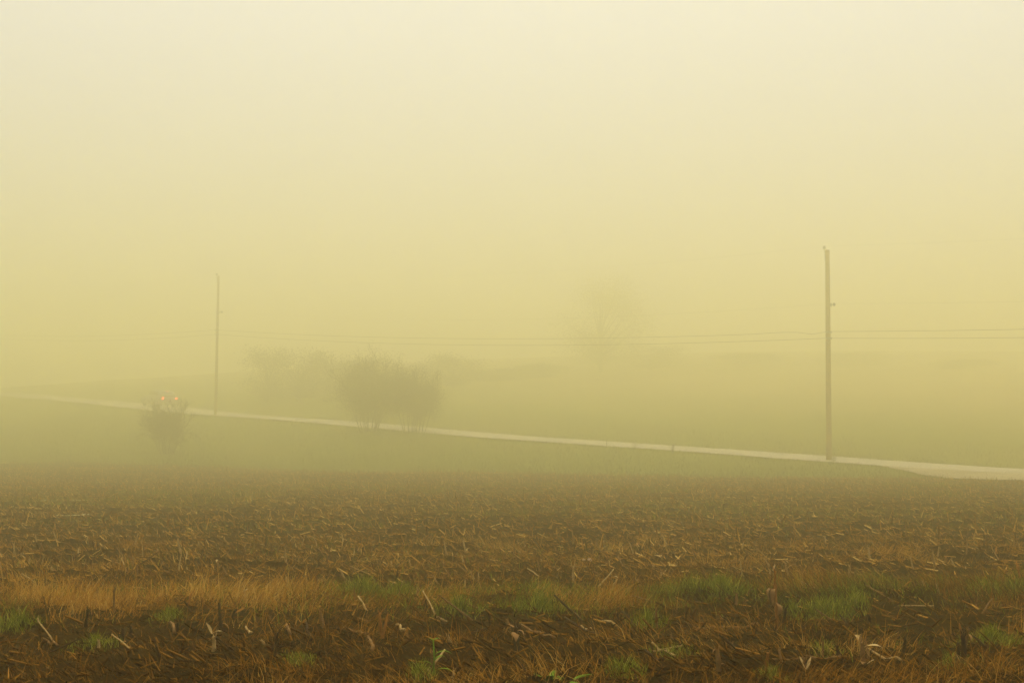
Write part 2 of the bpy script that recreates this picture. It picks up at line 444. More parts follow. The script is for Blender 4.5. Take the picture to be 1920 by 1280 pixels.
# puddles lying in the wheel marks
def puddle(px, py, w, h, label, seed):
    x, y, z = ground_at(px, py)
    n = 40; th = np.arange(n) * 2 * math.pi / n
    r = 1 + .35 * (vnoise(np.cos(th) * 2 + seed, np.sin(th) * 2, seed) - .5)
    V = np.stack([np.cos(th) * w * r, np.sin(th) * h * r, np.zeros(n)], 1)
    V = np.vstack([V, [0, 0, 0]])
    me = mesh_np('puddle', V, None, [[n, j, (j + 1) % n] for j in range(n)], M['water'])
    zz = float(np.quantile(gz(x + V[:, 0], y + V[:, 1]), .80)) + .03
    o = link('puddle', me, None, (x, y, zz)); tag(o, label, 'puddle', None, 'structure')
puddle(84, 943, .95, .5, 'long thin pale puddle lying across the stubble at the far left', 3)
puddle(137, 970, .28, .35, 'small pale puddle in the stubble just right of the long puddle', 8)

# ------------------------------------------------------------------ poles and wires
def pole_xyz(px, py):
    return ground_at(px, py)
POLE_A = (17.09, 76.93); POLE_B = (-24.22, 116.31)
def make_pole(x, y, H, r0, r1, lean, label):
    z = float(gz_base(x, y)) - .05
    root = bpy.data.objects.new('utility_pole', None); COL.objects.link(root); root.location = (x, y, z)
    tag(root, label, 'utility pole', 'wooden utility poles along the road')
    hs = np.linspace(0, H, 13)
    P = Parts(); P.path(np.stack([lean[0] * hs, lean[1] * hs, hs], 1), np.linspace(r0, r1, 13), 14)
    link('shaft', P.mesh('shaft', M['pole'], False), root)
    top = np.array([lean[0] * H, lean[1] * H, H])
    P = Parts()
    a = top + [-r1 - .02, 0, -.35]
    P.box(a + [0, 0, .05], (.015, .03, .26)); P.path([a + [0, 0, .2], a + [-.03, 0, .34], a + [-.03, 0, .42]], .018, 8)
    link('pin_bracket', P.mesh('pin_bracket', M['steel']), root)
    P = Parts(); b = a + [-.03, 0, .40]
    P.path([b, b + [0, 0, .03], b + [0, 0, .05], b + [0, 0, .09], b + [0, 0, .11], b + [0, 0, .15], b + [0, 0, .17]], [.05, .09, .06, .10, .05, .075, .03], 12)
    ins = link('insulator', P.mesh('insulator', M['porcelain'], True), root)
    hn = 8.55
    P = Parts(); c = np.array([lean[0] * hn + .14, lean[1] * hn, hn])
    P.path([c, c + [.28, 0, .02]], .03, 8); P.box(c + [.03, 0, 0], (.03, .05, .09))
    link('neutral_bracket', P.mesh('neutral_bracket', M['steel']), root)
    P = Parts(); P.path([c + [.2, 0, -.06], c + [.2, 0, -.02], c + [.2, 0, 0.02], c + [.2, 0, .04], c + [.2, 0, .1]], [.05, .075, .045, .075, .05], 10)
    link('spool', P.mesh('spool', M['porcelain'], True), root)
    for hc in (7.05, 6.72):
        P = Parts(); P.box((lean[0] * hc, lean[1] * hc - .16, hc), (.16, .05, .05)); P.path([(lean[0] * hc - .15, -.2, hc), (lean[0] * hc + .15, -.2, hc)], .03, 8)
        link('cable_clamp', P.mesh('cable_clamp', M['steel']), root)
    return (x, y, z)
pn = make_pole(*POLE_A, 11.55, .155, .118, (.0085, 0), 'tall bare wooden utility pole, the nearer and clearer one beside the road')
pf = make_pole(*POLE_B, 11.55, .125, .09, (.006, 0), 'faint distant wooden utility pole standing right of the lone bush')
pr = make_pole(57.6, 37.2, 11.55, .165, .128, (-.004, 0), 'wooden utility pole farther along the road beyond the right edge')
pl = make_pole(-62.5, 158.0, 11.55, .165, .128, (0, 0), 'farthest wooden utility pole lost in the fog up the road')

def wire(label, h, off, sag, r, dip=False):
    pos = [pr, pn, pf, pl]
    pts = []
    for k in range(3):
        A = np.array(pos[k]) + [off[0], off[1], h]; B = np.array(pos[k + 1]) + [off[0], off[1], h]
        s = np.linspace(0, 1, 60)
        if k: s = s[1:]
        seg = A + (B - A) * s[:, None]; seg[:, 2] -= 4 * sag * s * (1 - s)
        if dip and k == 1: seg[:, 2] -= .13 * np.exp(-((s - .016) / .012) ** 2) - .05 * np.exp(-((s - .05) / .03) ** 2)
        pts.append(seg)
    P = Parts(); P.path(np.concatenate(pts), r, 5)
    tag(link('power_line', P.mesh('power_line', M['wire'])), label, 'wire', 'wires strung between the poles')
wire('faint thin wire strung over the tops of the poles', 11.76, (-.1, 0), .9, .0022)
wire('faint single wire on the bracket partway down the near pole', 8.62, (.36, 0), .8, .0022)
wire('upper of the two dark parallel cables on the poles', 7.08, (0, -.2), .55, .009, True)
wire('lower of the two dark parallel cables on the poles', 6.72, (0, -.2), .62, .009)

# ------------------------------------------------------------------ shrubs and trees
def branch_tree(height, width, nstem, seed, twig=1.0, base_w=.3, vase=True, levels=3, r0=.06, top_flat=.15):
    """multi-stemmed shrub: arrays of branch segments"""
    r = np.random.default_rng(seed)
    A, B, RA, RB, tips = [], [], [], [], []
    def grow(p, d, L, rad, lev):
        n = 4
        for k in range(n):
            d = d + r.normal(0, .13, 3) + np.array([0, 0, .035 if lev else .02]); d /= np.linalg.norm(d)
            q = p + d * L / n
            A.append(p); B.append(q); RA.append(rad * (1 - .55 * k / n)); RB.append(rad * (1 - .55 * (k + 1) / n))
            if lev < levels and k >= (1 if lev == 0 else 0):
                for _ in range(int(r.integers(2, 4) * (twig if lev else 1))):
                    dd = d + r.normal(0, .62, 3); dd[2] += .12; dd /= np.linalg.norm(dd)
                    grow(q, dd, L * r.uniform(.38, .62), rad * .42, lev + 1)
            p = q
        tips.append(p)
    for s in range(nstem):
        az = r.uniform(0, 2 * math.pi); sp = r.uniform(.1, 1)
        b = np.array([math.cos(az), math.sin(az), 0]) * base_w * sp
        sl = width / height * .42 * sp * (1 if vase else .5)
        d = np.array([math.cos(az) * sl, math.sin(az) * sl, 1.0]); d /= np.linalg.norm(d)
        A.append(np.array([0, 0, -.1])); B.append(b - [0, 0, .08]); RA.append(r0); RB.append(r0)
        grow(b - [0, 0, .12], d, height * r.uniform(.55, .8), r0 * r.uniform(.6, 1.1), 0)
    return np.array(A), np.array(B), np.array(RA), np.array(RB), np.array(tips)

def leaf_quads(C, size, r):
    N = len(C)
    a = r.normal(0, 1, (N, 3)); a /= np.linalg.norm(a, axis=1)[:, None]
    b = np.cross(a, r.normal(0, 1, (N, 3))); b /= np.linalg.norm(b, axis=1)[:, None] + 1e-9
    s = size * r.uniform(.6, 1.3, N)
    V = np.stack([C - a * s[:, None], C + b * s[:, None] * .5, C + a * s[:, None], C - b * s[:, None] * .5], 1)
    return V.reshape(-1, 3), np.arange(N * 4).reshape(N, 4), np.repeat(r.uniform(0, 1, N), 4)

def make_shrub(name, x, y, height, width, nstem, seed, label, cat, group=None, nleaf=3, lsize=.045, spread=.12, **kw):
    r = np.random.default_rng(seed + 100)
    A, B, RA, RB, tips = branch_tree(height, width, nstem, seed, **kw)
    # scale to the wanted size
    z1 = np.quantile(B[:, 2], .995); w1 = np.quantile(np.abs(B[:, 0]), .985) * 2
    S = np.array([width / w1, width / w1, height / z1]); A = A * S; B = B * S; tips = tips * S
    z = float(gz_base(x, y))
    root = bpy.data.objects.new(name, None); COL.objects.link(root); root.location = (x, y, z)
    tag(root, label, cat, group)
    thick = RA > .012
    V, Q = tubes_np(A[thick], B[thick], RA[thick], RB[thick], 5)
    link('trunk', mesh_np('trunk', V, Q, None, M['bark']), root)
    V, Q = tubes_np(A[~thick], B[~thick], np.maximum(RA[~thick], .006), np.maximum(RB[~thick], .005), 3)
    if nleaf:
        C = np.repeat(tips, nleaf, 0); C = C + r.normal(0, spread, C.shape); C = C[C[:, 2] > height * .12]
        V2, Q2, t2 = leaf_quads(C, lsize, r)
        me = merge_np('crown', [(V, Q, np.full(len(V), .25)), (V2, Q2, t2)], M['leaf'])
    else:
        me = mesh_np('crown', V, Q, None, M['leaf'], np.full(len(V), .25))
    link('crown', me, root)
    return root

xL, yL, _ = ground_at(320, 851)
make_shrub('lone_bush', xL - .25, yL, 3.3, 3.2, 22, 23, 'sparse twiggy lone bush in the meadow at left below the red car lights', 'bush', None, 0, .024, .12, r0=.022, base_w=.7, twig=.8)
xa, ya, _ = ground_at(692, 809)
make_shrub('multi_stem_shrub', xa, ya, 5.2, 4.9, 22, 7, 'broad leafy shrub, the left and taller of the joined pair before the road', 'shrub', 'pair of shrubs before the road', 7, .034, .24, r0=.036, base_w=1.15, twig=.85)
xb, yb, _ = ground_at(776, 812)
make_shrub('multi_stem_shrub', xb, yb, 4.3, 3.5, 15, 12, 'narrower shrub with bare stems, the right one of the joined pair before the road', 'shrub', 'pair of shrubs before the road', 7, .034, .2, r0=.034, base_w=1.25, twig=.85)

# hedgerow trees far behind the road, nearly lost in the fog: (picture x, distance, height, width, label)
FARTREES = [
 (500, 137, 660, 6.0, 'faint round-topped tree at the left end of the distant hedgerow'),
 (562, 135, 655, 6.6, 'faint hedgerow tree left of the pair of shrubs, second from its left end'),
 (620, 138, 668, 6.2, 'faint hedgerow tree peering out just left of the pair of shrubs'),
 (690, 150, 676, 7.0, 'faint hedgerow tree behind the broad shrub'),
 (768, 154, 690, 7.0, 'faint hedgerow tree behind the narrower shrub'),
 (850, 148, 668, 7.4, 'faint hedgerow tree just right of the pair of shrubs'),
 (930, 156, 694, 7.6, 'faint low hedgerow tree midway between the shrubs and the tall tree'),
 (1005, 160, 684, 6.6, 'faint low hedgerow tree just left of the tall lone crown'),
 (1222, 172, 648, 9.5, 'faint hedgerow tree just right of the tall lone crown'),
 (1300, 178, 690, 8.0, 'faint hedgerow tree second to the right of the tall crown'),
 (1392, 174, 664, 9.0, 'faint hedgerow tree third to the right of the tall crown'),
 (1478, 180, 700, 9.0, 'faint hedgerow tree just left of the nearer pole'),
 (1600, 176, 662, 9.5, 'faint hedgerow tree just right of the nearer pole'),
 (1700, 172, 696, 8.0, 'faint hedgerow tree between the nearer pole and the last one'),
 (1800, 174, 676, 9.0, 'faint hedgerow tree at the right end of the distant hedgerow')]
def far_tree(name, x, y, h, w, seed, label, cat, group, trunk_frac=.25, n=8000):
    r = np.random.default_rng(seed)
    z = float(gz_base(x, y))
    root = bpy.data.objects.new(name, None); COL.objects.link(root); root.location = (x, y, z); tag(root, label, cat, group)
    P = Parts(); hs = np.linspace(-.3, h * .7, 8); wob = np.cumsum(r.normal(0, .06, (8, 2)), 0); wob[0] = 0
    tr = np.stack([wob[:, 0], wob[:, 1], hs], 1); P.path(tr, np.linspace(h * .022, h * .006, 8), 8)
    clumps = []
    for k in range(34):
        f = r.uniform(.3, 1); i = int(f * 7)
        az = r.uniform(0, 2 * math.pi); zc = h * r.uniform(trunk_frac + .08, .93)
        rad = w * .5 * math.sqrt(max(.05, 1 - ((zc / h - .58) / .46) ** 2)) * r.uniform(.35, .85)
        e = np.array([math.cos(az) * rad, math.sin(az) * rad, zc]); st = tr[min(7, max(1, int(zc / h * 6)))]
        st = st * [1, 1, .8]
        P.path([st, (st + e) / 2 + r.normal(0, .1, 3), e], [h * .008, h * .005, .01], 5)
        clumps.append(e)
    link('trunk', P.mesh('trunk', M['bark']), root)
    C = np.array(clumps)[r.integers(0, len(clumps), n)] + r.normal(0, 1, (n, 3)) * [w * .12, w * .12, h * .085]
    C = C[C[:, 2] > h * .08]
    V, Q, t = leaf_quads(C, .075, r)
    link('crown', mesh_np('crown', V, Q, None, M['leaf'], t), root)
def top_height(px, d, ytop):
    r = at_ray(px, ytop); x = r[0] * d / r[1]
    return CAM_H + r[2] * d / r[1] - float(gz_base(x, d)), x
for k, (px, d, yt, w, lab) in enumerate(FARTREES):
    h, x = top_height(px, d, yt)
    far_tree('hedgerow_tree', x, d, h * 1.04, w, 50 + k, lab, 'tree', 'faint hedgerow trees behind the road', .0)
h, x = top_height(1126, 170, 518)
far_tree('tall_tree', x, 170, top_height(1126, 170, 518)[0] * 1.03, 11.0, 91, 'tall faint rounded tree rising above the hedgerow in the fog', 'tree', None, -.05, 26000)

# ------------------------------------------------------------------ car
def make_car():
    t = 74.1
    x = np.interp(t, ROAD_T, ROAD[:, 0]); y = np.interp(t, ROAD_T, ROAD[:, 1]); z = np.interp(t, ROAD_T, ROAD_Z) + .11
    ux, uy = np.interp(t, ROAD_T, ROAD_DIR[:, 0]), np.interp(t, ROAD_T, ROAD_DIR[:, 1])
    # keep to the right-hand lane
    x += uy * 1.0; y -= ux * 1.0
    root = bpy.data.objects.new('car', None); COL.objects.link(root); root.location = (x, y, z)
    slope = (np.interp(t + 2, ROAD_T, ROAD_Z) - np.interp(t - 2, ROAD_T, ROAD_Z)) / 4
    root.rotation_euler = (0, -math.atan(slope), math.atan2(uy, ux))
    tag(root, 'grey car driving away up the road with red tail lights lit', 'car')
    # body profile along x (front +), lofted across the width
    prof = [(-2.2, .35), (-2.25, .6), (-2.2, .95), (-1.85, 1.02), (-1.75, 1.05), (1.0, 1.0), (1.9, .85), (2.2, .68), (2.25, .4), (2.1, .25), (-2.1, .25)]
    def loft(prof, ws, name, mat):
        P = Parts(); n = len(prof)
        V = []
        for w, sc_ in ws:
            cx = sum(p[0] for p in prof) / n; cz = sum(p[1] for p in prof) / n
            V += [[cx + (p[0] - cx) * sc_, w, cz + (p[1] - cz) * sc_] for p in prof]
        Q = [[k * n + j, k * n + (j + 1) % n, (k + 1) * n + (j + 1) % n, (k + 1) * n + j] for k in range(len(ws) - 1) for j in range(n)]
        c0 = len(V); V += [[sum(p[0] for p in prof) / n, ws[0][0], sum(p[1] for p in prof) / n], [sum(p[0] for p in prof) / n, ws[-1][0], sum(p[1] for p in prof) / n]]
        T = [[c0, (j + 1) % n, j] for j in range(n)] + [[c0 + 1, (len(ws) - 1) * n + j, (len(ws) - 1) * n + (j + 1) % n] for j in range(n)]
        P.add(V, Q, T)
        return link(name, P.mesh(name, mat), root)
    loft(prof, [(-.88, .93), (-.84, .985), (-.7, 1), (.7, 1), (.84, .985), (.88, .93)], 'body', M['car_paint'])
    cab = [(-2.0, 1.03), (-1.5, 1.47), (-.2, 1.5), (.35, 1.42), (1.05, 1.01)]
    loft(cab, [(-.72, .96), (-.62, 1), (.62, 1), (.72, .96)], 'cabin', M['car_paint'])
    P = Parts(); P.add([[-1.97, -.58, 1.1], [-1.97, .58, 1.1], [-1.6, .5, 1.42], [-1.6, -.5, 1.42]], [[0, 1, 2, 3]])
    P.add([[-1.99, -.58, 1.1], [-1.99, .58, 1.1], [-1.62, .5, 1.42], [-1.62, -.5, 1.42]], [[0, 3, 2, 1]])
    link('rear_window', P.mesh('rear_window', M['glass']), root)
    P = Parts(); P.box((-.35, .735, 1.24), (.95, .006, .15)); link('side_window', P.mesh('side_window', M['glass']), root)
    P = Parts(); P.box((-.35, -.735, 1.24), (.95, .006, .15)); link('side_window', P.mesh('side_window', M['glass']), root)
    P = Parts(); P.box((-2.27, 0, .5), (.06, .84, .11)); link('rear_bumper', P.mesh('rear_bumper', M['car_paint']), root)
    for s in (-1, 1):
        P = Parts(); P.path([(-2.23, s * .66, .84), (-2.28, s * .66, .84)], [.08, .07], 14)
        link('tail_light', P.mesh('tail_light', M['lamp']), root)
        for wx in (-1.35, 1.35):
            P = Parts(); P.path([(wx, s * .68, .31), (wx, s * .7, .31), (wx, s * .86, .31), (wx, s * .88, .31)], [.28, .31, .31, .28], 20)
            wv = link('wheel', P.mesh('wheel', M['rubber']), root)
            P = Parts(); P.path([(wx, s * .87, .31), (wx, s * .893, .31)], [.19, .17], 16); link('rim', P.mesh('rim', M['steel']), wv)
    P = Parts(); P.box((-1.56, 0, 1.47), (.03, .13, .02)); link('brake_light', P.mesh('brake_light', M['lamp_dim']), root)
make_car()

# ------------------------------------------------------------------ roadside stake and weeds
def stake():
    x, y, z = ground_at(1138, 838)
    P = Parts(); P.path([(0, 0, -.1), (-.01, 0, .2), (-.04, .01, .5)], [.025, .022, .015], 6)
    tag(link('marker_stake', P.mesh('marker_stake', M['bark']), None, (x, y, z)), 'thin dark stake sticking up at the road edge mid picture', 'stake')
stake()
def dry_weed(px, py, h, n, seed, label):
    r = np.random.default_rng(seed); x, y, z = ground_at(px, py)
    P = Parts()
    for k in range(n):
        az = r.uniform(0, 6.28); sp = r.uniform(.05, .6)
        d = np.array([math.cos(az) * sp, math.sin(az) * sp, 1]); hh = h * r.uniform(.6, 1)
        p = [np.array([0, 0, -.05]), d * hh * .5 + r.normal(0, .02, 3), d * hh + r.normal(0, .04, 3)]
        P.path(p, [.012, .009, .005], 4)
        for _ in range(3):
            q = p[1] + (p[2] - p[1]) * r.uniform(.2, 1); P.path([q, q + r.normal(0, .09, 3) + [0, 0, .05]], [.006, .003], 3)
    tag(link('dry_weed', P.mesh('dry_weed', M['bark']), None, (x, y, z)), label, 'weed', 'dry weeds by the road')
dry_weed(1191, 842, .45, 5, 1, 'slight dry weed against the pale road just right of the stake')
dry_weed(1262, 848, .42, 9, 2, 'bushy dry weed against the pale road, rightmost of the two by the stake')
dry_weed(1563, 868, .5, 9, 4, 'dark dry weed at the foot of the nearer utility pole')

# ------------------------------------------------------------------ grasses (uncountable)
def in_view(x, y, margin=1.5):
    return np.abs(x) < .37 * y + margin

GREEN = [  # centre of every green tuft: picture x, y of its foot, width px, blades, height m, label
 (678, 1122, 74, 420, .17, 'dense bright green grass tuft at the back of the band, first under the broad shrub'),
 (750, 1128, 62, 320, .14, 'darker green grass tuft under the narrower shrub, beside the bright dense tuft'),
 (318, 1172, 40, 170, .10, 'small fresh green tuft in the rusty grass below the lone bush'),
 (120, 1138, 70, 170, .12, 'thin green tuft at the back of the grass band, near the left edge'),
 (30, 1185, 70, 200, .12, 'dull green tuft low in the grass band at the left edge'),
 (1290, 1118, 90, 420, .15, 'wide vivid green patch at the back of the band left of the husk stalk'),
 (1355, 1120, 70, 330, .16, 'tall vivid green tuft adjoining the wide patch left of the husk stalk'),
 (1010, 1150, 80, 260, .13, 'yellow-green tuft in mid band beneath the pale leaning husk pieces'),
 (860, 1150, 80, 230, .10, 'low dark green tuft in the rusty band between shrubs and tall tree'),
 (1505, 1112, 70, 260, .12, 'green tuft behind the band just right of the husk stalk top'),
 (1640, 1108, 80, 260, .13, 'green tuft at the back of the band, below and right of the near pole'),
 (1540, 1165, 110, 430, .13, 'broad green tuft at the front of the band right of the husk stalk'),
 (1600, 1150, 60, 180, .13, 'small green tuft leaning out of the band right of the broad one'),
 (1840, 1125, 74, 360, .15, 'round dark green tuft in the grass band near the right edge'),
 (1905, 1120, 40, 150, .11, 'green tuft in the grass band touching the right edge'),
 (1215, 1178, 60, 140, .11, 'thin upright green tuft at the front of the band under the pointed husk'),
 (1860, 1215, 130, 560, .11, 'large low bright green patch right of the double stub'),
 (180, 1225, 80, 150, .08, 'sparse green tuft on mud near the left, above the bottom strip'),
 (555, 1255, 50, 120, .07, 'small green tuft in dead grass right of the forked stalk'),
 (790, 1283, 40, 200, .09, 'vivid green tuft cut by the bottom edge under the corn sprout'),
 (1265, 1240, 70, 120, .07, 'scattered low green tuft left of the knobbly stalk'),
 (1550, 1236, 46, 110, .08, 'small pale green tuft on the mud below the broad band tuft'),
 (1170, 1280, 60, 110, .10, 'thin green tuft at the bottom edge right of the broad leaf weed'),
 (1780, 1262, 50, 150, .07, 'dark green tuft at the foot of the double stub'),
 (1450, 1282, 50, 130, .07, 'yellow-green tuft on the bottom edge beside the pale husk pair'),
 (1020, 1112, 60, 130, .10, 'thin olive tuft behind the band left of the bent pale stub'),
]
for gx_, gy_, gw, nb, hh, lab in GREEN:
    nb = max(300, int(nb * 1.6)); hh *= .92
    x, y, z = ground_at(gx_, gy_)
    w = gw * y / FPX * .5
    ra_ = rng.uniform(0, 1, nb) ** .95; th_ = rng.uniform(0, 6.28, nb); rim_ = .6 + .8 * vnoise(np.cos(th_) * 1.7 + gx_, np.sin(th_) * 1.7 + gy_, 3); px_ = w * 1.5 * ra_ * rim_ * np.cos(th_); py_ = max(w * 1.0, .17) * ra_ * rim_ * np.sin(th_)
    bz = gz(x + px_, y + py_) + .02 - z
    V, Q, t = blades_np(np.stack([px_, py_, bz], 1), rng.uniform(0, 6.28, nb), rng.uniform(.0, .5, nb), hh * rng.uniform(.4, 1.3, nb) * (1.15 - .55 * ra_), rng.uniform(.003, .0065, nb), rng.uniform(.1, 1.3, nb), np.clip(rng.normal(.58, .24, nb), 0, 1), 4)
    tag(link('grass_tuft', mesh_np('grass_tuft', V, Q, None, M['green_grass'], t), None, (x, y, z)), lab, 'grass tuft', 'green grass tufts in the field')

def scatter(n, y0, y1, marg=1.5):
    """even over the ground inside the view wedge"""
    y = np.sqrt(rng.uniform(y0 * y0, y1 * y1, n)); x = rng.uniform(-1, 1, n) * (.37 * y + marg)
    return x, y

def grass_stuff():
    ch = []
    # rusty band: mats of bent dead grass
    x, y = scatter(520000, 6.0, 17.4)
    q = (y - .1 * x) / NEAR - .35 * (fbm(x * .5, y * .5, 71) - .5) * 2
    d = np.exp(-np.abs((q - 13.15 - .7 * sstep(0, 3, x)) / (.95 + .35 * sstep(0, 3, x))) ** 2.6) * (.8 + .4 * vnoise(x * .9, y * .9, 72))
    d = np.maximum(d, .80 * np.exp(-((q - 10.25) / .20) ** 2) * sstep(.25, .6, fbm(x * 1.2, y * 1.2, 73)))
    d = np.maximum(d, .8 * sstep(9.55, 9.2, q) * sstep(.42, .62, fbm(x * 1.4, y * 1.4, 70)))
    d = np.maximum(d, .40 * np.exp(-((q - 19.6) / .4) ** 2) * sstep(.4, .62, fbm(x * .6, y * .6, 74)))
    d = np.maximum(d, .55 * np.exp(-((q - 11.0) / .5) ** 2) * sstep(.5, .66, fbm(x * 1.5, y * 1.5, 75)))
    d = np.maximum(d, .09 + .22 * sstep(.45, .7, fbm(x * 1.1, y * 1.1, 76)))
    d = d * (.72 - .3 * sstep(-.5, -2.2, x) + .6 * sstep(.30, .62, fbm(x * 1.3, y * 2.2, 77)))
    keep = rng.uniform(0, 1, len(x)) < d * .85
    x, y, q = x[keep], y[keep], q[keep]
    n = len(x)
    clump = fbm(x * 1.9, y * 1.9, 78); patch = fbm(x * .45, y * .8, 79)
    tone = np.clip(.43 + (clump - .5) * 1.3 + (patch - .5) * 1.1 + rng.normal(0, .21, n) - .12 * (q < 12) - .16 * sstep(-.8, -2.6, x) * vnoise(x * 1.1, y * 1.5, 84), 0, 1)
    L = rng.uniform(.04, .15, n) * (.7 + .9 * sstep(.35, .7, clump)) * (.85 + .35 * (np.abs(q - 14.0) < 1.3))
    swirl = 2 * math.pi * 1.6 * fbm(x * .7, y * .7, 80) + rng.normal(0, .8, n)
    ch.append(blades_np(np.stack([x, y, gz(x, y) + .02 + .05 * sstep(.45, .75, clump) * rng.uniform(0, 1, n)], 1), swirl, rng.uniform(.1, 1.35, n), L, rng.uniform(.0015, .0042, n), rng.uniform(.2, 1.9, n), tone, 3))
    tag(link('dead_grass', merge_np('dead_grass', ch, M['dead_grass'])), 'rusty mats of bent dead grass in bands across the field', 'dead grass', None, 'stuff')
    # thin green growth among it and over the stubble
    x, y = scatter(170000, 6.0, 52)
    q = (y - .1 * x) / NEAR
    g = sstep(.48, .72, fbm(x * .28 + 4, y * .28, 81)) * .5
    g = g + .95 * np.exp(-((q - 14.0) / .9) ** 2) * sstep(.38, .60, fbm(x * .8, y * .8, 82)) * (.55 + .45 * sstep(-3, 3, x))
    keep = rng.uniform(0, 1, len(x)) < g
    x, y = x[keep], y[keep]; n = len(x)
    g1 = blades_np(np.stack([x, y, gz(x, y) + .02], 1), rng.uniform(0, 6.28, n), rng.uniform(0, .8, n), rng.uniform(.03, .10, n) * (1 + y / 60), rng.uniform(.0025, .005, n) * (1 + y / 30), rng.uniform(.1, 1.4, n), np.clip(rng.normal(.42, .2, n), 0, 1), 3)
    x, y = scatter(130000, 8.2, 13.0)
    q = (y - .1 * x) / NEAR
    g = np.exp(-np.abs((q - 13.7 - .9 * sstep(-.5, 2.5, x)) / 1.3) ** 2.6) * sstep(.44, .64, fbm(x * .9, y * 1.1, 82)) * (.5 + .5 * sstep(-1.0, 1.6, x))
    keep = rng.uniform(0, 1, len(x)) < g * .75
    x, y = x[keep], y[keep]; n = len(x)
    g2 = blades_np(np.stack([x, y, gz(x, y) + .02], 1), rng.uniform(0, 6.28, n), rng.uniform(0, .7, n), rng.uniform(.04, .13, n), rng.uniform(.0025, .0055, n), rng.uniform(.1, 1.5, n), np.clip(rng.normal(.40, .24, n), 0, 1), 3)
    tag(link('green_growth', merge_np('green_growth', [g1, g2], M['green_grass'])), 'thin green regrowth scattered through the stubble and grass band', 'grass', None, 'stuff')
    # meadow up to the road and along its verges
    y = rng.uniform(50, 120, 170000); x = rng.uniform(-1, 1, 170000) * (.38 * y + 2)
    T, D, _ = road_td(x, y)
    e = y - edge_y(x)
    keep = (e > -1.5) & (D < 14) & ~on_road_or_drive(x, y) & (rng.uniform(0, 1, len(x)) < np.where(np.abs(D) < 4.5, 1, .55))
    x, y, e = x[keep], y[keep], e[keep]; n = len(x)
    tone = np.clip(.45 + (fbm(x * .15, y * .15, 91) - .5) * 1.2 + rng.normal(0, .16, n) + .25 * sstep(3, 0, e), 0, 1)
    V, Q, t = blades_np(np.stack([x, y, gz_base(x, y) - .01], 1), rng.uniform(0, 6.28, n), rng.uniform(0, .5, n), rng.uniform(.08, .26, n), rng.uniform(.012, .03, n), rng.uniform(.1, 1.0, n), tone, 2)
    tag(link('meadow_grass', mesh_np('meadow_grass', V, Q, None, M['meadow_grass'], t)), 'short dull green meadow grass between the field and the road', 'grass', None, 'stuff')
grass_stuff()

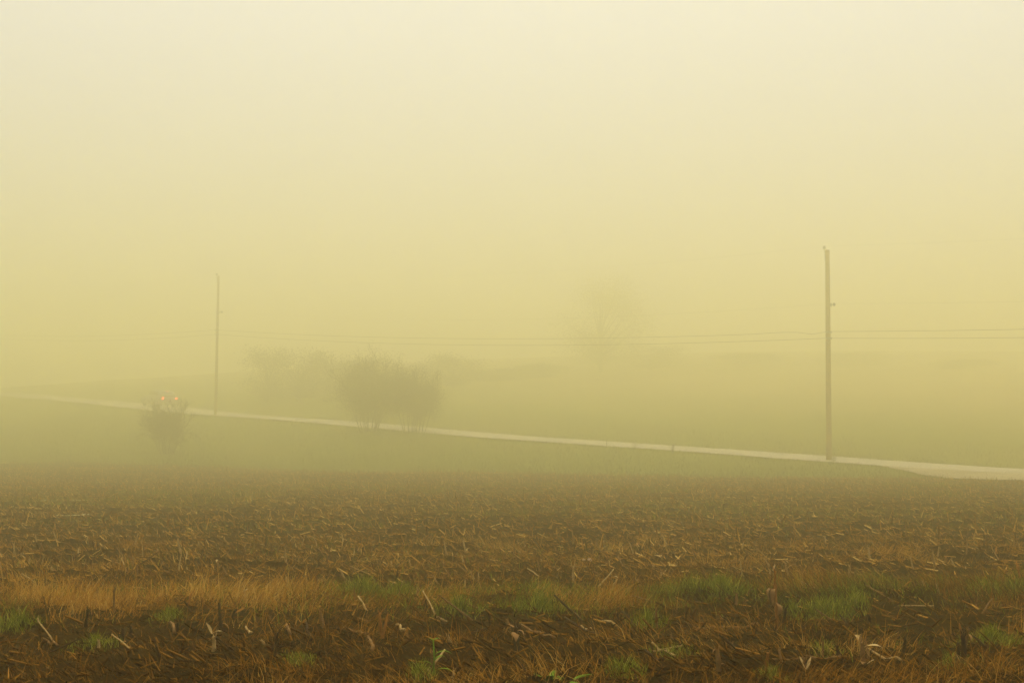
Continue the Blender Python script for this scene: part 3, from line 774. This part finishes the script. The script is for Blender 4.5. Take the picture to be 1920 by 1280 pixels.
# ------------------------------------------------------------------ corn residue (uncountable)
def residue():
    ch = []
    # flat leaf scraps
    n = 270000
    y = 6.1 + 74 * rng.uniform(0, 1, n) ** 1.35; x = rng.uniform(-1, 1, n) * (.37 * y + 1.5)
    dens = .35 + .65 * sstep(.35, .65, fbm(x * .5, y * .9, 55))
    keep = (rng.uniform(0, 1, n) < dens) & (y < edge_y(x) + .5) & ~on_road_or_drive(x, y)
    x, y = x[keep], y[keep]; n = len(x)
    tone = np.clip(rng.beta(1.6, 2.4, n) * .95 + .25 * (fbm(x * .4, y * .4, 57) - .5), 0, 1)
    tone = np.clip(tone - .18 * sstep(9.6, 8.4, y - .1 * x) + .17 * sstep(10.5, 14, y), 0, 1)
    az = rng.normal(2.6, .9, n)
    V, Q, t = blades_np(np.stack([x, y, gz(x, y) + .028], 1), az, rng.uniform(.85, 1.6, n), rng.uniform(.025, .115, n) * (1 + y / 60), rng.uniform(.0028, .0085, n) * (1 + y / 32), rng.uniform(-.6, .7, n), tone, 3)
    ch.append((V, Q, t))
    # bits of broken stem
    n = 52000
    y = 6.1 + 72 * rng.uniform(0, 1, n) ** 1.35; x = rng.uniform(-1, 1, n) * (.37 * y + 1.5)
    keep = (y < edge_y(x)) & ~on_road_or_drive(x, y)
    x, y = x[keep], y[keep]; n = len(x)
    L = rng.uniform(.03, .15, n) * rng.uniform(.5, 1, n) * (1 + y / 80); az = np.where(rng.uniform(0, 1, n) < .6, rng.normal(2.5, .35, n), rng.uniform(0, 6.28, n)); el = rng.uniform(-.05, .9, n) * rng.uniform(0, 1, n)
    A = np.stack([x, y, gz(x, y) + .03], 1)
    B = A + np.stack([np.cos(az) * np.cos(el), np.sin(az) * np.cos(el), np.sin(el)], 1) * L[:, None]
    B[:, 2] = np.maximum(B[:, 2], gz(B[:, 0], B[:, 1]) + .03)
    rr = rng.uniform(.0025, .0065, n) * (1 + y / 60)
    V, Q = tubes_np(A, B, rr, rr * .8, 4)
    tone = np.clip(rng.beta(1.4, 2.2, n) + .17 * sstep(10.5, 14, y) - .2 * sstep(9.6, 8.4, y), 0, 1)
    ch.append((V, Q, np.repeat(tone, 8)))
    # the far rows of short stubble beyond those built one by one
    rows = np.arange(15.5, 90, .76)
    for q0 in rows:
        half = .37 * q0 + 3
        m = int(2 * half / .2)
        x = rng.uniform(-half, half, m); y = q0 + .1 * x + rng.normal(0, .05, m)
        keep = (y < edge_y(x)) & (y > 15) & (vnoise(x * .35, y * .5, 66) > .30) & ~on_road_or_drive(x, y)
        x, y = x[keep], y[keep]; m = len(x)
        if m == 0: continue
        h = rng.uniform(.04, .19, m) * np.where(rng.uniform(0, 1, m) < .10, 1.4, 1) * (1 + .35 * sstep(40, 55, y)); lx = rng.normal(-.12, .28, m); ly = rng.normal(0, .25, m)
        A = np.stack([x, y, gz(x, y) - .02], 1); B = A + np.stack([lx * h, ly * h, h], 1)
        rr = rng.uniform(.005, .009, m)
        V, Q = tubes_np(A, B, rr * 1.2, rr * .8, 4)
        ch.append((V, Q, np.repeat(np.clip(rng.beta(2.0, 1.7, m), 0, 1), 8)))
        # a torn leaf on every second stub
        s = rng.uniform(0, 1, m) < .5
        k = int(s.sum())
        if k:
            ch.append(blades_np(B[s], rng.uniform(0, 6.28, k), rng.uniform(.2, 1.6, k), rng.uniform(.05, .14, k), rng.uniform(.008, .016, k), rng.uniform(.3, 1.6, k), np.clip(rng.beta(2.2, 1.6, k), 0, 1), 3))
    tag(link('corn_residue', merge_np('corn_residue', ch, M['residue'])), 'brown corn stubble and broken leaf litter strewn over the field', 'corn residue', None, 'stuff')
residue()

# ------------------------------------------------------------------ single corn stalks
def stub_mesh(name, h, r0, lean, mat, seed, split=False, bend=0):
    """a cut corn stalk with swollen nodes, flared foot and a ragged top"""
    r = np.random.default_rng(seed); P = Parts()
    K = 15; s = np.linspace(0, 1, K)
    R = r0 * (1.25 - .5 * s + .35 * np.exp(-((s) / .07) ** 2))
    for nd in (r.uniform(.25, .4), r.uniform(.6, .8)): R = R + r0 * .32 * np.exp(-((s - nd) / .035) ** 2)
    cx = lean[0] * s * h + np.cumsum(r.normal(0, .0022, K)) + bend * s ** 3 * h; cy = lean[1] * s * h + np.cumsum(r.normal(0, .0022, K))
    z = s * h - .05 + np.where(s > .9, 0, 0)
    P.path(np.stack([cx, cy, z], 1), R, 8, True)
    top = np.array([cx[-1], cy[-1], z[-1]])
    for k in range(3 if split else 2):     # splinters
        az = r.uniform(0, 6.28); d = np.array([math.cos(az) * .35, math.sin(az) * .35, 1])
        p0 = top + np.array([math.cos(az), math.sin(az), 0]) * r0 * .5 + [0, 0, -.01]
        L = h * r.uniform(.06, .2) * (1.6 if split else 1)
        P.path([p0, p0 + d * L * .5, p0 + d * L], [r0 * .35, r0 * .25, r0 * .05], 4)
    for k in range(4):                     # brace roots
        az = k * 1.57 + r.uniform(-.4, .4); e = np.array([math.cos(az), math.sin(az), 0])
        P.path([np.array([0, 0, .015]) + e * r0, e * r0 * 2.6 + [0, 0, -.04]], [.004, .003], 4)
    return P.mesh(name, mat)

def leaf_mesh(name, p0, az, length, width, mat, seed, droop=2.2, rise=.9, twist=.5):
    r = np.random.default_rng(seed); P = Parts(); K = 10
    p = np.array(p0, float); pts = [p.copy()]; el = rise
    for k in range(K - 1):
        el -= droop / K * r.uniform(.6, 1.4)
        p = p + np.array([math.cos(az) * math.cos(el), math.sin(az) * math.cos(el), math.sin(el)]) * length / K
        az += r.normal(0, .12); pts.append(p.copy())
    s = np.linspace(0, 1, K)
    W = width * np.clip(np.sin(math.pi * (s * .86 + .12)), .08, 1)
    side = np.stack([-np.sin(az) + 0 * s, np.cos(az) + 0 * s, twist * np.sin(s * 5 + r.uniform(0, 6))], 1)
    P.ribbon(pts, W, side, .35)
    return P.mesh(name, mat, True)

def hero(px, py, top_px, top_py, rad, tone, label, leaves=(), split=False, bend=0):
    """one stalk the photo shows clearly; leaves: (height fraction, azimuth, length, width, material, droop, rise)"""
    x, y, z = ground_at(px, py)
    s = FPX / y
    h = (py - top_py) / s + .05; lean = ((top_px - px) / s / h, random.uniform(-.08, .08))
    o = link('corn_stalk', stub_mesh('corn_stalk', h, rad * .78, lean, M['stalk_' + tone], int(px * 7 + py), split, bend), None, (x, y, z))
    tag(o, label, 'corn stalk', 'cut corn stalks standing in the field')
    for k, (f, az, L, W, mt, dr, ri) in enumerate(leaves):
        link('leaf', leaf_mesh('leaf', (lean[0] * f * h, lean[1] * f * h, f * h - .03), az, L * .75, W * .75, M[mt], int(px + 31 * k), dr, ri), o)
    HERO_XY.append((x, y))
    return o
HERO_XY = []
PI = math.pi
h1 = hero(1453, 1192, 1451, 1076, .012, 'orange', 'tall thin stalk with a rounded dry husk hanging near its top', ((.52, -.6, .20, .022, 'husk', 2.8, .2), (.95, .3, .07, .008, 'husk_pale', .5, 1.3)))
# the bunched husk hanging at its upper left
P = Parts(); r = np.random.default_rng(4)
for k in range(13):
    a0 = np.array([0.0, 0, .255]); az = PI + r.uniform(-1.3, 1.3); L = r.uniform(.075, .11); pts = []
    for s in np.linspace(0, 1, 9):
        pts.append(a0 + [math.cos(az) * .042 * math.sin(s * PI * .85) * r.uniform(.9, 1.1), math.sin(az) * .03 * math.sin(s * PI * .85), .03 * math.sin(s * PI) - L * s ** 1.3])
    P.ribbon(pts, .017 * np.clip(np.sin(np.linspace(.25, 3.0, 9)), .15, 1), (math.sin(az) + .01, math.cos(az), 0), .3)
link('husk', P.mesh('husk', M['husk'], True), h1)
hero(1807, 1254, 1803, 1190, .017, 'dark', 'thick dark double stub with an orange blade leaning off its top', ((.80, PI, .12, .016, 'stalk_orange', .9, 1.9), (.10, PI, .13, .016, 'husk_pale', .4, 1.35), (.1, PI * .9, .10, .012, 'husk_pale', .6, 1.2)), True)
hero(1797, 1252, 1798, 1206, .012, 'dark', 'thinner dark stub pressed against the left side of the double stub', ())
hero(1621, 1256, 1620, 1207, .016, 'tan', 'dark tan stub with pale husk folded over to its right', ((.75, -.3, .15, .014, 'husk_pale', 1.6, .75), (.2, -.6, .11, .014, 'husk_pale', 1.2, 1.25), (.3, -2, .12, .014, 'husk', 2, 1.0)), True)
hero(1580, 1246, 1571, 1212, .011, 'dark', 'slim dark stub tipped left on bare mud, beside the pale husk stub')
hero(1514, 1281, 1511, 1243, .010, 'tan', 'short stub carrying two pale upright husk blades at the bottom edge', ((.5, 2.5, .10, .013, 'husk_pale', .6, 1.3), (.5, .6, .11, .010, 'husk_pale', .7, 1.2)))
hero(1433, 1266, 1433, 1224, .011, 'orange', 'straight orange-brown stub under the tall husk stalk', ((.3, 0, .1, .012, 'husk', 2, 1),))
hero(1348, 1272, 1343, 1220, .016, 'tan', 'knobbly tan stalk with a swollen top in a dead grass mound', ((.9, PI, .05, .02, 'husk', 2.5, .5), (.5, .4, .14, .016, 'husk', 2, .6)), False)
hero(1143, 1121, 1148, 1088, .013, 'pale', 'pale stub whose top bends over to the right, in the grass band', ((.97, 0, .09, .014, 'husk_pale', 2.4, .9),), False, .12)
hero(1075, 1101, 1076, 1065, .014, 'pale', 'straight pale stub with torn scraps around its foot, behind the band', ((.2, 2.2, .10, .016, 'husk', 2.0, .7), (.2, -.3, .12, .014, 'husk', 2.2, .6)), True)
hero(1057, 1125, 1070, 1109, .013, 'pale', 'short pale piece leaning far right in the grass below the straight pale stub')
hero(1079, 1126, 1077, 1112, .012, 'pale', 'very short whitish stub right of the leaning pale piece', ())
hero(1042, 1096, 1045, 1072, .009, 'tan', 'thin tan stub with a split top left of the straight pale stub', ((.9, .6, .08, .01, 'husk_pale', 1.5, 1.0),), True)
hero(1233, 1090, 1241, 1070, .013, 'pale', 'pale pointed husk spike slanting right left of the wide green patch', ((.4, .3, .15, .016, 'husk_pale', .3, 1.0),))
hero(1726, 1112, 1731, 1090, .013, 'pale', 'pale husk tip standing in green grass right of the near pole', ((.6, .2, .1, .016, 'husk_pale', 1.0, 1.2),))
hero(1917, 1102, 1910, 1064, .011, 'orange', 'orange stalk with a pointed blade at the very right edge', ((.6, 2.0, .18, .016, 'stalk_orange', .4, 1.35),))
hero(717, 1205, 716, 1149, .012, 'orange', 'upright stalk with an orange sheath leaf alone in the front mud', ((.25, .6, .22, .016, 'stalk_orange', .4, 1.45), (.1, 2.4, .14, .013, 'husk', 1.8, 1.1)))
hero(968, 1232, 964, 1186, .018, 'dark', 'thick dark stump shaggy with dead leaf in front of the band', ((.9, 2.6, .12, .022, 'husk', 2.6, 1.0), (.8, 0, .12, .02, 'husk', 2.8, .8), (.7, -1.5, .13, .022, 'husk', 2.8, .9)), True)
hero(395, 1240, 397, 1203, .013, 'pale', 'pale yellowish stalk with a forked cream top, on the left mud', ((.95, .1, .08, .012, 'husk_pale', 1.2, .9), (.95, 2.6, .10, .010, 'husk_pale', .6, 1.25)), True)
hero(812, 1280, 808, 1224, .008, 'tan', 'thin stalk beside green sprouting corn leaves at the bottom', ())
hero(1101, 1182, 1096, 1160, .009, 'dark', 'pair-like dark peg leaning left, first in front of the band middle')
hero(1053, 1176, 1043, 1160, .011, 'dark', 'stout dark peg slanting left under the bent pale stub')
hero(1162, 1172, 1158, 1150, .010, 'dark', 'upright dark peg below the bent pale stub at the band front')
hero(1722, 1128, 1723, 1108, .010, 'dark', 'dark short peg by the dark round tuft near the right')
hero(234, 1130, 233, 1110, .008, 'dark', 'dark thin peg standing in the band below and left of the lone bush')
hero(246, 1208, 245, 1176, .011, 'dark', 'dark bare stub rising before the band below the lone bush', ((.6, -.3, .16, .007, 'stalk_tan', 1.2, -.2),))
hero(600, 1036, 588, 1012, .009, 'pale', 'slanting pale stalk in the brown rows below the broad shrub')
hero(565, 1030, 568, 1011, .009, 'pale', 'upright pale stub in the brown rows left of the slanting pale one')

def lying(px0, py0, px1, py1, rad, tone, label):
    """a fallen stalk between two picture points on the ground; the far end may be propped up"""
    x0, y0, z0 = ground_at(px0, py0)
    s = FPX / y0
    dx = (px1 - px0) / s; up = (py0 - py1) / s
    return fallen((x0, y0, z0), dx, up, rad * .75, tone, label)
def fallen(base, dx, up, rad, tone, label, seed=None):
    r = np.random.default_rng(seed if seed is not None else int(abs(base[0] * 977 + base[1] * 131)))
    # most of the picture rise comes from lying away from the viewer, the rest from being propped
    lift = up * .45 + .02; dy = min(up * .55 * base[1] / 1.15 * .8, .6)
    K = 9; s = np.linspace(0, 1, K)
    X = dx * s; Yv = dy * s; gzv = gz(base[0] + X, base[1] + Yv) + .03 + rad - base[2]
    Z = np.maximum(gzv, lift * s + rad)
    P = Parts(); R = rad * (1.1 - .35 * s) + rad * .25 * np.exp(-((s - .35) / .05) ** 2) + rad * .25 * np.exp(-((s - .72) / .05) ** 2)
    P.path(np.stack([X + np.cumsum(r.normal(0, .004, K)), Yv, Z], 1), R, 7)
    o = link('fallen_stalk', P.mesh('fallen_stalk', M['stalk_' + tone]), None, base)
    tag(o, label, 'fallen stalk', 'fallen corn stalks on the ground')
    return o
lying(1061, 1220, 1055, 1219, .01, 'dark', 'short dark fallen bit in the mud below the bent pale stub')
lying(1120, 1202, 1060, 1160, .011, 'dark', 'long dark fallen stalk slanting down right, longest in the middle mud')
lying(1112, 1193, 1084, 1182, .010, 'pale', 'short pale fallen stalk lying on the long dark one')
lying(1040, 1210, 978, 1177, .011, 'tan', 'long tan-topped fallen stalk slanting right beside the shaggy stump')
lying(762, 1198, 738, 1182, .011, 'pale', 'pale-ended fallen stalk right of the orange sheath stalk')
lying(690, 1202, 641, 1181, .010, 'tan', 'tan fallen stalk slanting right just left of the orange sheath stalk')
lying(698, 1235, 682, 1198, .014, 'tan', 'thick steep fallen stalk below left of the orange sheath stalk')
lying(1155, 1188, 1130, 1175, .010, 'pale', 'pale fallen stalk slanting right under the bent pale stub')
lying(1204, 1188, 1176, 1152, .009, 'dark', 'steep dark fallen stalk left of the thin upright green tuft')
lying(1265, 1244, 1225, 1220, .011, 'pale', 'pale fallen stalk, upper of two parallel ones left of the knobbly stalk')
lying(1244, 1254, 1217, 1230, .010, 'dark', 'dark fallen stalk, lower of two parallel ones left of the knobbly stalk')
lying(1420, 1183, 1318, 1185, .014, 'tan', 'thick tan fallen stalk lying level left of the husk stalk')
lying(1340, 1189, 1302, 1192, .012, 'tan', 'shorter tan fallen stalk end-on to the thick level one')
lying(1578, 1247, 1448, 1248, .009, 'tan', 'long thin level fallen stalk between the husk stalk and dark slim stub')
lying(327, 1204, 301, 1182, .013, 'tan', 'thick crooked fallen stalk below the lone bush')
lying(110, 1226, 68, 1205, .008, 'tan', 'slim tan fallen stalk slanting right on the left mud')
lying(300, 1138, 284, 1127, .012, 'pale', 'pale fallen stalk lying in rusty grass below the lone bush')
lying(545, 1205, 522, 1178, .014, 'tan', 'thick tan fallen stalk slanting right at the front of the rusty band')
lying(590, 1212, 562, 1175, .010, 'dark', 'slim dark fallen stalk beside the thick tan one at the band front')
lying(470, 1206, 447, 1190, .010, 'pale', 'short pale fallen stalk right of the forked stalk')
lying(820, 1104, 796, 1082, .009, 'tan', 'tan fallen stalk slanting right behind the green tufts')
lying(1692, 1252, 1655, 1222, .009, 'pale', 'pale thin fallen stalk pointing down right beside the husk stub')
lying(1206, 1127, 1182, 1107, .009, 'tan', 'tan fallen stalk slanting right into the grass band middle')
lying(270, 1112, 222, 1112, .007, 'pale', 'thin level straw-pale fallen stalk behind the band left')
lying(1500, 1068, 1484, 1055, .009, 'pale', 'pale fallen stalk on brown rows below left of the near pole')

# ---------- the remaining stubs, each its own object, labels told apart by look and place
protos = []
for tone in ('dark', 'tan', 'pale'):
    for k in range(5):
        protos.append((tone, stub_mesh('corn_stub', 1.0, .055, (0, 0), M['stalk_' + tone], 900 + len(protos), k == 4)))
leafprotos = [leaf_mesh('stub_leaf', (0, 0, 0), 0, 1.0, .09, M[m_], 950 + i, dr, ri) for i, (m_, dr, ri) in enumerate((('husk', 2.4, .9), ('husk_pale', 1.5, 1.1), ('stalk_orange', 1.0, 1.2), ('husk', 3.2, .6)))]
fprotos = {}
for tone in ('dark', 'tan', 'pale'):
    P = Parts(); s = np.linspace(0, 1, 9); r = np.random.default_rng(len(fprotos) + 70)
    P.path(np.stack([s, np.cumsum(r.normal(0, .008, 9)), np.cumsum(r.normal(0, .006, 9))], 1), .032 * (1.1 - .3 * s) + .009 * np.exp(-((s - .4) / .05) ** 2) + .009 * np.exp(-((s - .75) / .05) ** 2), 7)
    fprotos[tone] = P.mesh('fallen_stalk', M['stalk_' + tone])

BANDS = [(7.45, 'at bottom edge'), (8.2, 'in near mud'), (8.85, 'before rusty band'), (10.1, 'within rusty band'), (10.9, 'at band rear'),
         (12.2, 'behind the band'), (13.4, 'in near rows'), (15.6, 'in middle rows'), (99, 'in far rows')]
COLS = [(225, 'left of lone bush'), (470, 'below lone bush'), (640, 'left of shrubs'), (850, 'below shrubs'), (1040, 'right of shrubs'), (1220, 'below tall tree'),
        (1420, 'right of tall tree'), (1660, 'below near pole'), (9999, 'right of near pole')]
def place(x, y, z):
    px, py = project(x, y, z)
    b = next(t for lim, t in BANDS if y - .1 * x < lim); c = next(t for lim, t in COLS if px < lim)
    return b, c, px
ORD = ['leftmost', 'second', 'third', 'fourth', 'fifth', 'sixth', 'seventh']
NUM = {2: 'two', 3: 'three', 4: 'four', 5: 'five', 6: 'six', 7: 'seven'}
def settle(items, cat, group):
    """items: (object, adjectives, x, y, z) -> one label each"""
    d = {}
    for o, adj, x, y, z in items:
        b, c, px = place(x, y, z)
        d.setdefault((adj, b, c), []).append((px, o))
    for (adj, b, c), L in d.items():
        L.sort(key=lambda t: t[0])
        for k, (px, o) in enumerate(L):
            lab = f'{adj} {b} {c}'
            if len(L) > 1:
                lab += f', {"left" if k == 0 else "right"} one' if len(L) == 2 else (f', rightmost' if k == len(L) - 1 else f', {ORD[min(k, 6)]}' + ('' if k == 0 else ' from left'))
            tag(o, lab, cat, group)

def scatter_stubs(n):
    items = []; tries = 0
    H = np.array(HERO_XY)
    placed = []
    while len(items) < n and tries < 20000:
        tries += 1
        y = math.sqrt(random.uniform(6.6 ** 2, 17.2 ** 2)); x = random.uniform(-1, 1) * .375 * y
        q = y - .1 * x
        q = round(q / .61) * .61 + random.gauss(0, .07); y = q + .1 * x
        if y < 6.6: continue
        z = float(gz(np.array([x]), np.array([y]))[0]) + .01
        px, py = project(x, y, z)
        if not (-10 < px < 1930 and py < 1300): continue
        if np.min(np.hypot(H[:, 0] - x, H[:, 1] - y)) < .16: continue
        if placed and np.min(np.hypot(np.array(placed)[:, 0] - x, np.array(placed)[:, 1] - y)) < .12: continue
        placed.append((x, y))
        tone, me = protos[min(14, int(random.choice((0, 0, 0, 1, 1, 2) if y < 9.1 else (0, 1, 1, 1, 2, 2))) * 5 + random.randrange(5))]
        h = random.choice((random.uniform(.04, .08), random.uniform(.08, .135), random.uniform(.08, .135), random.uniform(.135, .19)))
        rad = random.uniform(.006, .010)
        o = bpy.data.objects.new('corn_stub', me); COL.objects.link(o)
        lx = random.gauss(-.10, .26); ly = random.gauss(0, .2)
        o.location = (x, y, z - .01)
        o.rotation_euler = (-ly, lx, random.uniform(0, 6.28))
        o.rotation_mode = 'XYZ'
        o.matrix_world = Matrix.Translation((x, y, z - .01)) @ Matrix.Rotation(lx, 4, 'Y') @ Matrix.Rotation(-ly, 4, 'X') @ Matrix.Rotation(random.uniform(0, 6.28), 4, 'Z') @ Matrix.Diagonal((rad / .055, rad / .055, h, 1))
        leafy = random.random() < .36
        if leafy:
            lf = bpy.data.objects.new('leaf', random.choice(leafprotos)); COL.objects.link(lf)
            L = random.uniform(.07, .15)
            lf.parent = o
            lf.matrix_parent_inverse = Matrix.Identity(4)
            # undo the stub's thin scaling for its leaf
            k = rad / .055
            lf.matrix_basis = Matrix.Translation((0, 0, random.uniform(.15, .8))) @ Matrix.Diagonal((1 / k, 1 / k, 1 / h, 1)) @ Matrix.Rotation(random.uniform(0, 6.28), 4, 'Z') @ Matrix.Diagonal((L, L, L, 1))
        size = 'short' if h < .08 else ('medium' if h < .135 else 'tall')
        le = 'leftward' if lx < -.16 else ('rightward' if lx > .16 else 'upright')
        items.append((o, f'{size} {le} {tone} {"leafy" if leafy else "bare"} stub', x, y, z))
    settle(items, 'corn stub', 'short cut corn stubs in the field')
scatter_stubs(265)

def scatter_fallen(n):
    items = []; tries = 0
    while len(items) < n and tries < 8000:
        tries += 1
        y = math.sqrt(random.uniform(6.8 ** 2, 15 ** 2)); x = random.uniform(-1, 1) * .36 * y
        q = y - .1 * x
        if 9.3 < q < 10.9 and random.random() < .8: continue
        tone = random.choice(('dark', 'dark', 'dark', 'tan', 'tan', 'pale') if y < 9.1 else ('dark', 'tan', 'tan', 'tan', 'pale'))
        L = random.uniform(.11, .31); rad = random.uniform(.0036, .0066)
        az = random.gauss(2.45, .3) if random.random() < .7 else random.uniform(-.5, 3.6)
        el = random.uniform(.28, .62) if random.random() < .62 else random.uniform(.02, .2)
        x1, y1 = x + math.cos(az) * L, y + math.sin(az) * L
        g0, g1 = gz(np.array([x, x1]), np.array([y, y1]))
        el = max(el, math.atan2(g1 - g0, L) + .02)
        o = bpy.data.objects.new('fallen_stalk', fprotos[tone]); COL.objects.link(o)
        o.matrix_world = Matrix.Translation((x, y, g0 + .02)) @ Matrix.Rotation(az, 4, 'Z') @ Matrix.Rotation(-el, 4, 'Y') @ Matrix.Diagonal((L, rad / .032, rad / .032, 1))
        size = 'long' if L > .205 else 'short'
        dr = 'propped' if el > .25 else 'flat'
        th = 'thick' if rad > .0051 else 'thin'
        items.append((o, f'{size} {th} {dr} {tone} fallen stalk', x + math.cos(az) * L / 2, y, g0))
    settle(items, 'fallen stalk', 'fallen corn stalks on the ground')
scatter_fallen(130)

# ------------------------------------------------------------------ weeds, sprout, stones
def broad_weed(px, py, n, L, W, label, seed, name='broadleaf_weed', rise=1.2):
    r = np.random.default_rng(seed); x, y, z = ground_at(px, py); P = Parts()
    for k in range(n):
        az = k * 2.4 + r.uniform(-.4, .4); ll = L * .75 * r.uniform(.7, 1.2); el = rise * r.uniform(.6, 1.1)
        p = np.array([0, 0, 0.0]); pts = [p.copy()]
        for i in range(8):
            el -= r.uniform(.1, .24); p = p + np.array([math.cos(az) * math.cos(el), math.sin(az) * math.cos(el), math.sin(el)]) * ll / 8; pts.append(p.copy())
        P.ribbon(pts, W * .72 * np.clip(np.sin(np.linspace(.15, 3.1, 9)), .08, 1), (-math.sin(az), math.cos(az), .1), .3)
    tag(link(name, P.mesh(name, M['weed'], True), None, (x, y, z)), label, 'weed', 'green weeds sprouting in the field')
broad_weed(1028, 1288, 5, .16, .022, 'broad-leaved bright green weed cut by the bottom edge under the stump', 1)
broad_weed(1064, 1290, 6, .17, .024, 'larger broad-leaved green weed at the bottom edge, right of its twin', 2, rise=1.0)
broad_weed(1663, 1186, 10, .12, .015, 'glossy green weed on mud in front of the band below the near pole', 3)
broad_weed(1710, 1190, 7, .10, .013, 'smaller glossy weed just right of the glossy one on the mud', 4)
broad_weed(150, 1243, 5, .09, .009, 'little green sprout on the left mud by the bottom strip', 6)
broad_weed(775, 1068 + 76, 6, .10, .010, 'dull green seedling before the green tufts of the band', 8)
broad_weed(182, 1048, 8, .14, .016, 'bright green weed out in the brown rows at left', 9)
def sprout():
    x, y, z = ground_at(812, 1282); P = Parts()
    P.path([(0, 0, -.03), (.005, 0, .12), (.0, 0, .20)], [.006, .005, .003], 6)
    for f, az, L, W in ((.26, 2.4, .06, .008), (.26, .6, .07, .008), (.16, .2, .15, .010), (.12, .9, .16, .011), (.10, 2.8, .12, .009), (.05, -.3, .17, .011)):
        p = np.array([0, 0, f * .74]); L *= .74; W *= .74; el = 1.2; pts = [p.copy()]
        for i in range(8):
            el -= .25; p = p + np.array([math.cos(az) * math.cos(el), math.sin(az) * math.cos(el), math.sin(el)]) * L / 8; pts.append(p.copy())
        P.ribbon(pts, W * np.clip(np.sin(np.linspace(.3, 3.1, 9)), .08, 1), (-math.sin(az), math.cos(az), .1), .3)
    tag(link('corn_sprout', P.mesh('corn_sprout', M['weed'], True), None, (x, y, z)), 'slender green corn sprout rising from the bottom edge under the shrub pair', 'corn sprout')
sprout()
def stone(px, py, r0, label, seed):
    x, y, z = ground_at(px, py); n, m = 14, 9
    th = np.arange(n) * 2 * PI / n; ph = np.linspace(0, PI, m)
    V = np.array([[math.sin(p) * math.cos(t), math.sin(p) * math.sin(t), math.cos(p)] for p in ph for t in th])
    V = V * (1 + .3 * (vnoise(V[:, 0] * 2 + seed, V[:, 1] * 2 + V[:, 2] * 1.7, seed) - .5))[:, None] * r0 * [1, .9, .95]
    Q = [[k * n + j, (k + 1) * n + j, (k + 1) * n + (j + 1) % n, k * n + (j + 1) % n] for k in range(m - 1) for j in range(n)]
    tag(link('field_stone', mesh_np('field_stone', V, Q, None, M['stone'], None, True), None, (x, y, z + r0 * .75)), label, 'stone', 'pale stones on the soil')
stone(1095, 1057, .022, 'pale rounded stone, left of the touching pair on brown soil', 2)
stone(1105, 1057, .024, 'pale rounded stone, right of the touching pair on brown soil', 5)
stone(1406, 1264, .009, 'tiny whitish pebble by the knobbly stalk at the bottom', 7)

# ------------------------------------------------------------------ fog
P = Parts(); P.box((0, 250, 14.0), (445, 395, 16.2))
m, n, l, b = new_mat('fog_air'); n.remove(b)
pv = n.new('ShaderNodeVolumePrincipled')
pv.inputs['Color'].default_value = (*FOG_COLOR, 1); pv.inputs['Density'].default_value = FOG_DENSITY; pv.inputs['Anisotropy'].default_value = FOG_G
l.new(pv.outputs[0], n['Material Output'].inputs['Volume'])
m.cycles.homogeneous_volume = True
tag(link('haze', P.mesh('haze', m)), 'thick pale yellow fog filling the whole view', 'fog', None, 'stuff')

# ------------------------------------------------------------------ sky, sun, camera
W = bpy.data.worlds.new('World'); sc.world = W; W.use_nodes = True
n = W.node_tree.nodes; l = W.node_tree.links
bg = n['Background']; bg.inputs['Strength'].default_value = SKY_STRENGTH
sk = n.new('ShaderNodeTexSky'); sk.sky_type = 'NISHITA'; sk.sun_disc = False
sk.sun_elevation = math.radians(74); sk.sun_rotation = math.radians(3); sk.dust_density = 6; sk.ozone_density = .3
mx = n.new('ShaderNodeMix'); mx.data_type = 'RGBA'; mx.inputs[0].default_value = .88
l.new(sk.outputs[0], mx.inputs['A']); mx.inputs['B'].default_value = (*CLOUD_DECK, 1)     # overcast deck above the fog
l.new(mx.outputs['Result'], bg.inputs['Color'])

sd = bpy.data.lights.new('sun', 'SUN'); sd.energy = SUN_STRENGTH; sd.angle = math.radians(95); sd.color = (1, .95, .74)
so = bpy.data.objects.new('sun', sd); COL.objects.link(so)
# light comes from ahead-left and above
az, el = math.radians(3), math.radians(74)
dirv = Vector((math.sin(az) * math.cos(el), math.cos(az) * math.cos(el), math.sin(el)))
so.rotation_euler = dirv.to_track_quat('Z', 'Y').to_euler()

cd = bpy.data.cameras.new('camera'); co = bpy.data.objects.new('camera', cd); COL.objects.link(co)
cd.lens = 50; cd.sensor_width = 36; cd.clip_end = 3000; cd.clip_start = .1
co.location = (0, 0, CAM_H); co.rotation_euler = (math.pi / 2 + PITCH, 0, 0)
sc.camera = co

vs = sc.view_settings; vs.view_transform = 'Standard'; vs.look = 'None'; vs.exposure = 0; vs.gamma = 1; vs.use_curve_mapping = False
cy = sc.cycles
cy.max_bounces = 20; cy.volume_bounces = 16; cy.diffuse_bounces = 3; cy.glossy_bounces = 2; cy.transmission_bounces = 3
cy.use_denoising = True
